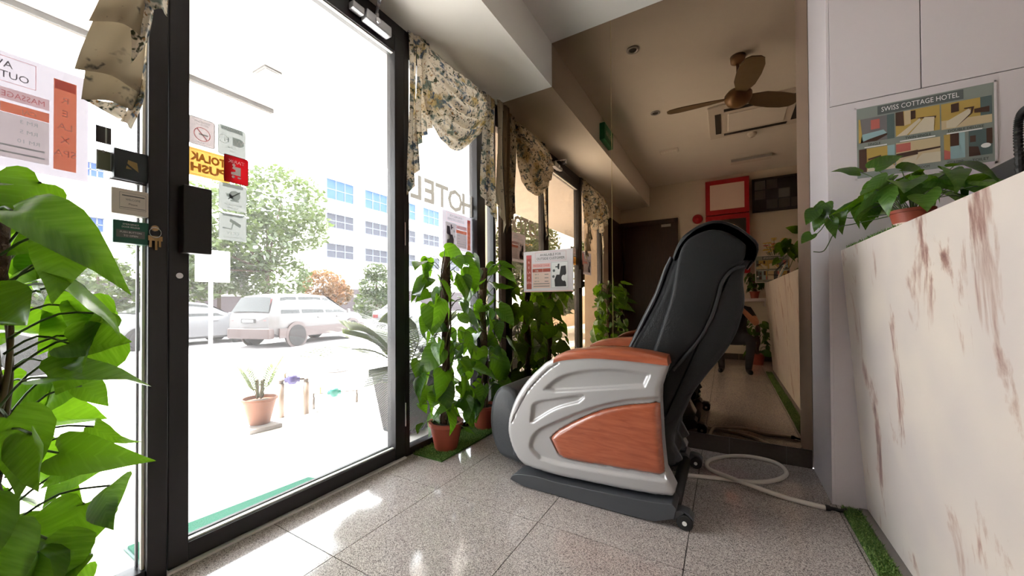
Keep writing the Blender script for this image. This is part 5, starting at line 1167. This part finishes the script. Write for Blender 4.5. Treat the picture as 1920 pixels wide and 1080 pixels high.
# water meters
def meter(label, a, c, zt, rad, m, mm, zmid):
    A = U(*a, 2, -0.03); B = U(*c, 2, -0.03); t = thing('water_meter', label, 'water meter', (A.x, A.y, -0.04)); top = zt
    for q in (A, B):
        MB().tube([(q.x, q.y, -0.045), (q.x, q.y, top-0.03)], rad, 12).build('riser', m, t, smooth=True)
        MB().lathe([(0, top-0.035), (rad*0.8, top-0.035), (rad*0.8, top), (rad*0.4, top+0.01), (0, top+0.01)], (q.x, q.y, 0), 12).build('elbow', 'pipe_metal', t)
    MB().tube([(A.x, A.y, top), (B.x, B.y, top)], rad*0.42, 10).build('pipe', 'pipe_metal', t, smooth=True)
    M_ = A.lerp(B, zmid); dr_ = (B-A).normalized()
    MB().lathe([(0, -0.045), (0.032, -0.045), (0.042, -0.02), (0.042, 0.02), (0.036, 0.035), (0, 0.038)], (M_.x, M_.y, top+0.005), 18).build('dial', mm, t, smooth=True)
    MB().tube([M_+Vector((0, 0, 0))+dr_*-0.06+Vector((0, 0, top-M_.z)), M_+dr_*0.06+Vector((0, 0, top-M_.z))], 0.024, 10).build('body', mm, t, smooth=True)
    V_ = A.lerp(B, 0.15); MB().tube([(V_.x, V_.y, top), (V_.x, V_.y, top+0.06)], 0.009, 8).build('valve', 'brass_keys', t); MB().box(V_.x-0.03, V_.x+0.03, V_.y-0.008, V_.y+0.008, top+0.06, top+0.068).build('lever', 'pipe_metal', t)
meter('violet water meter between two thick beige standpipes outside', (527, 782), (574, 777), 0.30, 0.026, 'pipe_beige', 'meter_violet', 0.45)
meter('teal water meter on a thin low pipe outside', (588, 767), (669, 759), 0.115, 0.012, 'pipe_metal', 'meter_teal', 0.47)
mh = U(630, 695, 2, -0.05); t = thing('drain_cover', 'small dark oval drain cover on the sunlit pavement', 'drain cover', (mh.x, mh.y, -0.1)); zz = -0.045-(-(mh.x)-5.2)*0.0 ; MB().lathe([(0, -0.06), (0.17, -0.06), (0.17, 0.0), (0, 0.004)], (mh.x, mh.y, -0.04), 20).build('plate', 'iron', t); MB().lathe([(0, 0.004), (0.05, 0.004), (0.05, 0.01), (0, 0.01)], (mh.x, mh.y, -0.04), 12).build('boss', 'iron', t)
# tall ribbed planter with palm
t = thing('planter', 'tall tapered grey planter with slanting ribs outside the window', 'planter', (-2.35, 2.05, 0)); px0, py0 = -2.20, 2.12
A_ = 0.125; B_ = 0.19; H_ = 0.46
pl = [[(px0+sx*A_, py0+sy*A_, 0.0) for sx, sy in ((-1, -1), (1, -1), (1, 1), (-1, 1))], [(px0+sx*B_, py0+sy*B_, H_) for sx, sy in ((-1, -1), (1, -1), (1, 1), (-1, 1))]]
MB().loft(pl).build('tub', 'planter_grey', t)
rim = MB(); e = B_+0.012
for (x0, x1, y0, y1) in ((-e, e, -e, -e+0.03), (-e, e, e-0.03, e), (-e, -e+0.03, -e, e), (e-0.03, e, -e, e)): rim.box(px0+x0, px0+x1, py0+y0, py0+y1, H_-0.035, H_+0.02)
rim.build('rim', 'base_grey', t); MB().box(px0-B_+0.03, px0+B_-0.03, py0-B_+0.03, py0+B_-0.03, H_-0.05, H_+0.002).build('soil', 'soil', t)
# slanting ribs on the two faces we see, joined (too fine to pick apart)
rb = MB()
def face_pt(f, a, h): # a -1..1 across, h 0..1 up
    w = A_+(B_-A_)*h; 
    return Vector((px0+w+0.001, py0+a*w, h*H_)) if f == 0 else Vector((px0+a*w, py0-w-0.001, h*H_))
for f in (0, 1):
    nrm = Vector((1, 0, -0.14)) if f == 0 else Vector((0, -1, -0.14))
    for k in range(-14, 30):
        a0, a1 = -1.0, 1.0; h0 = k/30*1.0; h1 = h0+0.45; 
        n = 6; prev = None
        for q in range(n):
            qa, qb = q/n, (q+1)/n; ha, hb = h0+(h1-h0)*qa, h0+(h1-h0)*qb
            if ha < 0.01 or hb > 0.92: continue
            P1, P2 = face_pt(f, -1+2*qa, ha), face_pt(f, -1+2*qb, hb); w = Vector((0, 0, 0.004)); o_ = nrm*0.004
            rb.add([P1-w, P2-w, P2+w, P1+w, P1+o_, P2+o_], [(0, 1, 5, 4), (4, 5, 2, 3)])
rb.build('ribs', 'kerb', t, fix=False, kind='stuff')
t = thing('areca_palm', 'feathery palm growing out of the tall grey planter', 'palm', (px0, py0, H_))
rnd = random.Random(21)
for k in range(15):
    mb = MB(); a = k*2.4; el = rnd.uniform(0.5, 2.2); frond(mb, (px0+0.03*math.cos(a), py0+0.03*math.sin(a), H_), (math.cos(a), math.sin(a), el), rnd.uniform(0.7, 1.05), 0.45, 0.26, 13, rnd); mb.build('frond', 'leaf_palm', t, fix=False)
# trees
def tree(label, x, y, z, h, blobs, nq, ls, m, seed, trunk=0.12, name='street_tree', cat='tree'):
    rnd = random.Random(seed); t = thing(name, label, cat, (x, y, z), None)
    if trunk:
        mb = MB(); mb.tube([(x, y, z-0.05), (x+0.05, y, z+h*0.35), (x, y+0.05, z+h*0.75)], [trunk, trunk*0.75, trunk*0.4], 8)
        for cx, cyy, cz, r in blobs: mb.tube([(x, y, z+h*0.4), ((x+x+cx)/2, (y+y+cyy)/2, z+(h*0.4+cz)/2+0.2), (x+cx, y+cyy, z+cz)], [trunk*0.5, trunk*0.35, trunk*0.15], 6)
        mb.build('trunk', 'bark', t, smooth=True)
    mb = MB(); tot = sum(r*r for *_, r in blobs)
    for cx, cyy, cz, r in blobs:
        for _ in range(int(nq*r*r/tot)):
            d = Vector((rnd.gauss(0, 1), rnd.gauss(0, 1), rnd.gauss(0, 1))).normalized()*r*rnd.uniform(0.45, 1.05)**0.6
            c = Vector((x+cx, y+cyy, z+cz))+Vector((d.x, d.y, d.z*0.8)); a = Vector((rnd.gauss(0, 1), rnd.gauss(0, 1), rnd.gauss(0, 0.6))).normalized(); b_ = a.orthogonal().normalized(); s = ls*rnd.uniform(0.6, 1.3)
            b_ = (Quaternion(a, rnd.uniform(0, 6.28)) @ b_)
            mb.add([c-a*s, c+b_*s*0.45, c+a*s, c-b_*s*0.45], [(0, 1, 2, 3)])
    mb.build('crown', m, t, fix=False, kind='stuff')
def at(u, v, X): return U(u, v, 0, X)
p = at(500, 560, -19); tree('big pale green street tree behind the parked cars', p.x, p.y, -0.35, 7.2, [(0, -2.0, 5.0, 1.9), (0.5, 0.4, 6.2, 2.0), (0, 1.6, 5.2, 1.5), (0.3, -0.6, 4.2, 1.6), (0.4, -3.2, 3.6, 1.6), (-0.5, -2.6, 2.4, 1.3), (0.3, 0.6, 2.6, 1.3)], 8000, 0.15, 'leaf_tree', 1, 0.13)
p = at(410, 555, -21); tree('lower leafy tree left of the silver car', p.x, p.y, -0.35, 4.6, [(0, 0, 3.2, 1.5), (0, -1.4, 2.4, 1.3), (0, 1.2, 2.6, 1.2)], 4000, 0.14, 'leaf_tree', 2, 0.1)
p = at(605, 560, -21); tree('orange tinged bushy tree above the car roof', p.x, p.y, -0.35, 3.4, [(0, 0, 2.3, 1.3), (0, 1.0, 1.9, 0.9)], 2600, 0.13, 'leaf_orange', 3, 0.08)
p = at(705, 570, -20.5); tree('dark conical evergreen beyond the palm', p.x, p.y, -0.35, 4.2, [(0, 0, 1.2, 1.4), (0, 0.1, 2.4, 1.2), (0, 0, 3.4, 0.8)], 3600, 0.13, 'leaf_tree', 4, 0.1)
p = at(180, 560, -20); tree('pale bushy tree behind the left poster', p.x, p.y, -0.35, 3.4, [(0, 0, 2.2, 1.2), (0, -1.4, 1.6, 1.2), (0, 1.2, 1.5, 1.0)], 3200, 0.13, 'leaf_tree', 5, 0.1)
p = at(60, 520, -18); tree('leafy tree at the far left behind the window', p.x, p.y, -0.35, 3.6, [(0, 0, 2.2, 1.3), (0, -1.4, 2.0, 1.2)], 2400, 0.14, 'leaf_tree', 15, 0.1)
for k, (x, y) in enumerate(((-13.5, 5.2), (-14.0, 4.2), (-14.2, 6.3))): tree(('low hedge bush by the signpost', 'low hedge bush left of the signpost', 'low hedge bush behind the silver car')[k], x-4.6-k*0.1, y+(k-1)*0.8*(-1 if k==1 else 1), -0.36, 1.0, [(0, 0, 0.5, 0.7), (0, 0.6, 0.4, 0.55)], 1200, 0.09, 'leaf_tree', 30+k, 0, 'hedge_bush', 'bush')
for k, (x, y, h, lab) in enumerate(((-7.0, -7.5, 4.6, 'green tree outside seen through the mirrored door glass'), (-9.5, -13, 6.0, 'tall green tree farther off in the mirrored window'), (-5.4, -12.5, 5.0, 'leafy tree beside the tan column in the mirror'), (-13, -9, 6.0, 'wide tree across the mirrored street'), (-6.2, -19, 6.5, 'farthest leafy tree in the mirrored view'), (-4.9, -5.0, 2.6, 'small leafy tree close outside the mirrored left window'))):
    tree(lab, x, y, -0.3 if x < -7.5 else -0.1, h, [(0, 0, h*0.75, h*0.27), (0.6, 0.8, h*0.6, h*0.22), (-0.6, -0.8, h*0.62, h*0.24), (0.2, -0.6, h*0.42, h*0.2)], 3200, 0.13, 'leaf_tree', 50+k, 0.1)
struct(MB().box(-7.2, -6.9, -24, -9.0, -0.3, 1.3).build('garden_wall', 'slat_wall'), 'tan garden wall in the mirrored street view')
# signpost
p = at(397, 500, -12.5); q0 = at(366, 466, -12.5); q1 = at(431, 530, -12.5)
t = thing('street_sign', 'blank white signboard on a post across the street', 'sign', (p.x, p.y, -0.38)); MB().box(-12.53, -12.49, q0.y, q1.y, q1.z, q0.z).build('board', 'render_white', t, bevel=0.01); MB().tube([(-12.56, p.y, -0.382), (-12.56, p.y, q0.z-0.1)], 0.05, 10).build('post', 'render_white', t, smooth=True)
# buildings
def building(name, label, X, y0, y1, ztop, rows, cols, floor0=3.0):
    t = thing(name, label, 'building', (X-4, (y0+y1)/2, -0.3)); MB().box(X-8, X, y0, y1, -0.32, ztop).build('wall', 'render_white', t)
    MB().box(X-8.3, X+0.35, y0-0.3, y1+0.3, ztop, ztop+0.35).build('parapet', 'render_white', t)
    MB().box(X-0.02, X+0.03, y0, y1, -0.3, 2.4).build('ground_floor', 'bldg_dark', t)
    for (ya, yb) in cols:
        for (za, zb, m) in rows:
            MB().box(X+0.001, X+0.45, ya-0.12, yb+0.12, zb, zb+0.12).build('sunshade', 'render_white', t)
            w = MB().box(X-0.05, X+0.02, ya, yb, za, zb).build('window', m, t)
            fr_ = MB(); n = 3
            for k in range(n+1): yk = ya+(yb-ya)*k/n; fr_.box(X+0.02, X+0.06, yk-0.03, yk+0.03, za, zb)
            for zk in (za, (za+zb)/2, zb): fr_.box(X+0.02, X+0.06, ya, yb, zk-0.03, zk+0.03)
            fr_.build('window_frame', 'win_frame', w)
XBD = -34
w = [at(612, 345, XBD), at(662, 378, XBD), at(684, 345, XBD), at(740, 378, XBD)]
zr = [(at(640, 378, XBD).z, at(640, 342, XBD).z, 'win_blue'), (at(640, 430, XBD).z, at(640, 404, XBD).z, 'win_grey'), (at(640, 485, XBD).z, at(640, 459, XBD).z, 'win_grey')]
d = w[1].y-w[0].y; st_ = w[2].y-w[0].y
building('apartment_block', 'white apartment block with blue windows across the street', XBD, w[0].y-1.2, w[0].y+st_*5, at(640, 305, XBD).z, zr, [(w[0].y+k*st_, w[0].y+k*st_+d) for k in range(5)])
wl_ = at(155, 405, -30); wl2 = at(194, 436, -30)
building('apartment_block', 'white low block with pale blue window behind the left pane', -30, wl_.y-16, wl_.y+8.0, at(170, 300, -30).z, [(wl2.z, wl_.z, 'win_blue'), (wl2.z+3.0, wl_.z+3.0, 'win_blue')], [(wl_.y+k*3.1, wl_.y+k*3.1+(wl2.y-wl_.y)) for k in range(-4, 3)])
t = thing('street_wall', 'dark boundary wall behind the street trees', 'wall', (-25, 10, -0.3)); MB().box(-25.2, -25, -4, 22, -0.31, 1.4).build('panel', 'bldg_dark', t); MB().box(-25.25, -24.95, -4, 22, 1.4, 1.55).build('coping', 'kerb', t)

# cars: lofted shells, local x forward, y left, wheels on z = 0
def car(name, label, loc, yaw, L, W, H, body, clad, prof, roofline, belt, gx, wheels, wr, cat='car', suv=False, glassx=()):
    t = thing(name, label, cat, (0, 0, 0)); M = Matrix.Translation(Vector(loc)) @ Matrix.Rotation(yaw, 4, 'Z'); t.location = loc; t.rotation_euler = (0, 0, yaw); INV[t] = Matrix()
    ip = lambda tab, x: float(np.interp(x, [a for a, _ in tab], [b_ for _, b_ in tab]))
    hw = W/2
    def ring(x):
        zt = ip(roofline, x); zb = ip(prof, x); be = min(ip(belt, x), zt-0.02); tap = ip([(-L/2, 0.86), (-L/2+0.35, 0.97), (0, 1), (L/2-0.6, 0.96), (L/2, 0.78)], x); w = hw*tap
        g = max(0, (zt-be)); inn = min(0.20, g*0.36)
        pts = [(w*0.80, zb), (w*0.97, zb+0.08), (w, zb+(be-zb)*0.45), (w*0.985, be-0.06), (w*0.955, be), (w*0.955-inn*0.5, be+g*0.5), (w*0.955-inn, be+g*0.88), (w*0.955-inn-min(0.12, g*0.3+0.02), zt-0.005), (0.25*w, zt+0.015)]
        return [(x, y, z) for y, z in pts]+[(x, -y, z) for y, z in pts[::-1]]
    xs = sorted(set([round(-L/2+L*k/34, 3) for k in range(35)]+[a for a, _ in roofline]))
    sh = MB().loft([ring(x) for x in xs]).build('body', body, t, smooth=True); md = sh.modifiers.new('es', 'EDGE_SPLIT'); md.split_angle = math.radians(38)
    # side windows lie on the greenhouse
    for (xa, xb, xa2, xb2) in glassx:
        for s in (1, -1):
            mb = MB()
            def fn(u, v):
                x = (xa+(xb-xa)*u)*(1-v)+(xa2+(xb2-xa2)*u)*v; zt = ip(roofline, x); be = ip(belt, x); g = zt-be; z = be+0.03+(g*0.86-0.03)*v
                inn = min(0.20, g*0.36); w = hw*0.955*ip([(-L/2, 0.86), (-L/2+0.35, 0.97), (0, 1), (L/2-0.6, 0.96), (L/2, 0.78)], x); q = (z-be)/g; y = w-inn*(q/0.88)
                return (x, s*(y+0.006), z)
            mb.grid(fn, 6, 4).build('side_window', 'car_glass', t, smooth=True, fix=False)
    # windscreens
    def screen(x0, x1, nm):
        mb = MB()
        def fn(u, v):
            x = x0+(x1-x0)*v; z = ip(roofline, x); w = hw*(0.82-0.16*v); y = -w+2*w*u; 
            return (x+(0.035 if x0 > x1 else -0.035), y, z+0.03-0.02*abs(2*u-1)**3)
        mb.grid(fn, 8, 4).build(nm, 'car_glass', t, smooth=True, fix=False)
    screen(*gx[0], 'windscreen'); screen(*gx[1], 'rear_window')
    if clad:
        for s in (1, -1): MB().box(-L/2+0.25, L/2-0.3, s*hw*1.0-0.02, s*hw*1.0+0.02, ip(prof, 0), ip(prof, 0)+0.30).build('side_cladding', clad, t, bevel=0.01)
        MB().box(-L/2-0.05, -L/2+0.18, -hw*0.9, hw*0.9, 0.30, 0.62).build('rear_bumper', clad, t, bevel=0.04); MB().box(L/2-0.2, L/2+0.04, -hw*0.8, hw*0.8, 0.26, 0.58).build('front_bumper', clad, t, bevel=0.04)
    for wx in wheels:
        for s in (1, -1):
            y = s*(hw-0.10); MB().lathe([(0, -0.02), (wr+0.075, -0.02), (wr+0.075, 0.015), (0, 0.015)], (wx, s*(hw+0.006), wr+0.015), 28, 'y').build('wheel_arch', clad or 'tyre', t)
            ty = MB().lathe([(wr*0.62, -0.10), (wr*0.94, -0.10), (wr, -0.07), (wr, 0.07), (wr*0.94, 0.10), (wr*0.62, 0.10)], (wx, s*(hw-0.055), wr), 28, 'y').build('tyre', 'tyre', t, smooth=False)
            rm = MB(); yo = s*(hw+0.03)
            rm.lathe([(wr*0.56, -0.01), (wr*0.64, -0.01), (wr*0.64, 0.012), (wr*0.56, 0.012)], (wx, yo, wr), 24, 'y'); rm.lathe([(0, -0.012), (wr*0.16, -0.012), (wr*0.16, 0.014), (0, 0.014)], (wx, yo, wr), 12, 'y')
            for k in range(6):
                a = k*math.pi/3; d_ = Vector((math.cos(a), 0, math.sin(a))); n_ = Vector((-math.sin(a), 0, math.cos(a))); c_ = Vector((wx, yo-0.006, wr)); rm.obox(c_+d_*wr*0.12-n_*wr*0.07, d_*wr*0.48, n_*wr*0.14, (0, 0.014, 0))
            rm.build('rim', 'rim', ty); MB().lathe([(0, -0.004), (wr*0.6, -0.004), (wr*0.6, 0.002), (0, 0.002)], (wx, s*(hw+0.012), wr), 20, 'y').build('brake_disc', 'base_grey', ty)
    zt = ip(belt, -L/2+0.1)
    for s in (1, -1):
        if suv: MB().obox((-L/2-0.01, s*hw*0.70-0.04, zt-0.18), (0.12, 0, 0), (0, 0.09, 0), (0.26, -s*0.08, 0.68)).build('tail_lamp', 'tail_red', t, bevel=0.01)
        else: MB().box(-L/2-0.015, -L/2+0.12, s*hw*0.62-0.14, s*hw*0.62+0.14, 0.62, 0.78).build('tail_lamp', 'tail_red', t, bevel=0.01)
        MB().box(L/2-0.22, L/2+0.0, s*hw*0.56-0.16, s*hw*0.56+0.16, 0.58, 0.74).build('headlamp', 'headlight', t, bevel=0.02)
        MB().box(gx[0][0]-0.10, gx[0][0]+0.04, s*(hw+0.02)-0.03, s*(hw+0.14)-0.03*s, ip(belt, gx[0][0])+0.0, ip(belt, gx[0][0])+0.15).build('wing_mirror', body, t, bevel=0.02)
        for xh in (-0.35, 0.55): MB().box(xh-0.09, xh+0.09, s*(hw*0.99)-0.012, s*(hw*0.99)+0.018, ip(belt, 0)-0.14, ip(belt, 0)-0.10).build('door_handle', body, t, bevel=0.005)
    MB().box(-L/2-0.03, -L/2+0.02, -0.26, 0.26, 0.78 if suv else 0.5, 0.90 if suv else 0.62).build('number_plate', 'plate', t); MB().box(-L/2-0.034, -L/2-0.028, -0.2, 0.2, 0.81 if suv else 0.53, 0.87 if suv else 0.59).build('plate_text', 'paper_white', t)
    MB().box(L/2-0.03, L/2+0.03, -0.4, 0.4, 0.48, 0.62).build('grille', 'grille_dark', t, bevel=0.01)
    return t
RW = Vector(U(557, 649, 2, -0.38)); FW = Vector(U(695, 629, 2, -0.38)); dv = FW-RW; ya_ = math.atan2(dv.y, dv.x)
nrm_ = Vector((-math.sin(ya_), math.cos(ya_), 0)); 
SUVP = dict(L=4.45, W=1.76, H=1.67)
def place(rear_wheel, yaw, wx_r, W):
    d_ = Vector((math.cos(yaw), math.sin(yaw), 0)); n_ = Vector((-math.sin(yaw), math.cos(yaw), 0))      # n_ = left of the car; the side we see is its right side
    return rear_wheel-d_*wx_r+n_*(W/2)
c0 = place(RW, ya_, -1.32, 1.76)
car('parked_suv', 'silver off-road car with brownish lower cladding parked across the street', (c0.x, c0.y, -0.38), ya_, 4.45, 1.76, 1.67, 'car_silver', 'car_clad', [(-2.25, 0.42), (-1.9, 0.32), (1.9, 0.28), (2.25, 0.34)],
    [(-2.225, 0.98), (-2.18, 1.05), (-1.92, 1.60), (-1.5, 1.66), (-0.4, 1.68), (0.25, 1.63), (1.05, 1.10), (1.9, 0.96), (2.12, 0.84), (2.225, 0.66)], [(-2.25, 1.02), (-1.0, 1.02), (1.1, 1.0), (2.25, 0.80)], [(1.02, 0.30), (-2.16, -1.95)], (-1.32, 1.31), 0.35, suv=True,
    glassx=[(-1.85, -1.15, -1.72, -1.13), (-1.05, -0.12, -1.05, -0.10), (-0.02, 0.98, -0.02, 0.36)])
sed_roof = [(-2.2, 0.70), (-2.15, 0.95), (-1.45, 1.05), (-0.75, 1.40), (-0.1, 1.44), (0.4, 1.38), (1.05, 0.98), (1.95, 0.84), (2.15, 0.70), (2.2, 0.6)]; sed_prof = [(-2.2, 0.32), (-1.9, 0.22), (1.9, 0.20), (2.2, 0.26)]; sed_belt = [(-2.2, 0.86), (-1.0, 0.93), (1.1, 0.92), (2.2, 0.72)]
def sedan(label, rw, yaw, body):
    c = place(rw, yaw, -1.3, 1.7); car('parked_sedan', label, (c.x, c.y, -0.38), yaw, 4.4, 1.7, 1.44, body, None, sed_prof, sed_roof, sed_belt, [(1.0, 0.42), (-1.4, -0.78)], (-1.3, 1.3), 0.30, glassx=[(-1.0, -0.25, -0.72, -0.22), (-0.15, 0.85, -0.13, 0.38)])
f_ = Vector(U(450, 641, 2, -0.38)); ysd = math.radians(93)
sedan('white sedan parked just behind the silver off-road car', f_-Vector((math.cos(ysd), math.sin(ysd), 0))*2.6, ysd, 'car_white')
sedan('dark sedan nose at the left behind the foreground plant', Vector((-11.7, -1.05, -0.38)), math.radians(88), 'car_dark')
sedan('white car parked ahead of the silver off-road car', Vector((FW.x-1.0, FW.y+3.2, -0.38)), ya_, 'car_white')
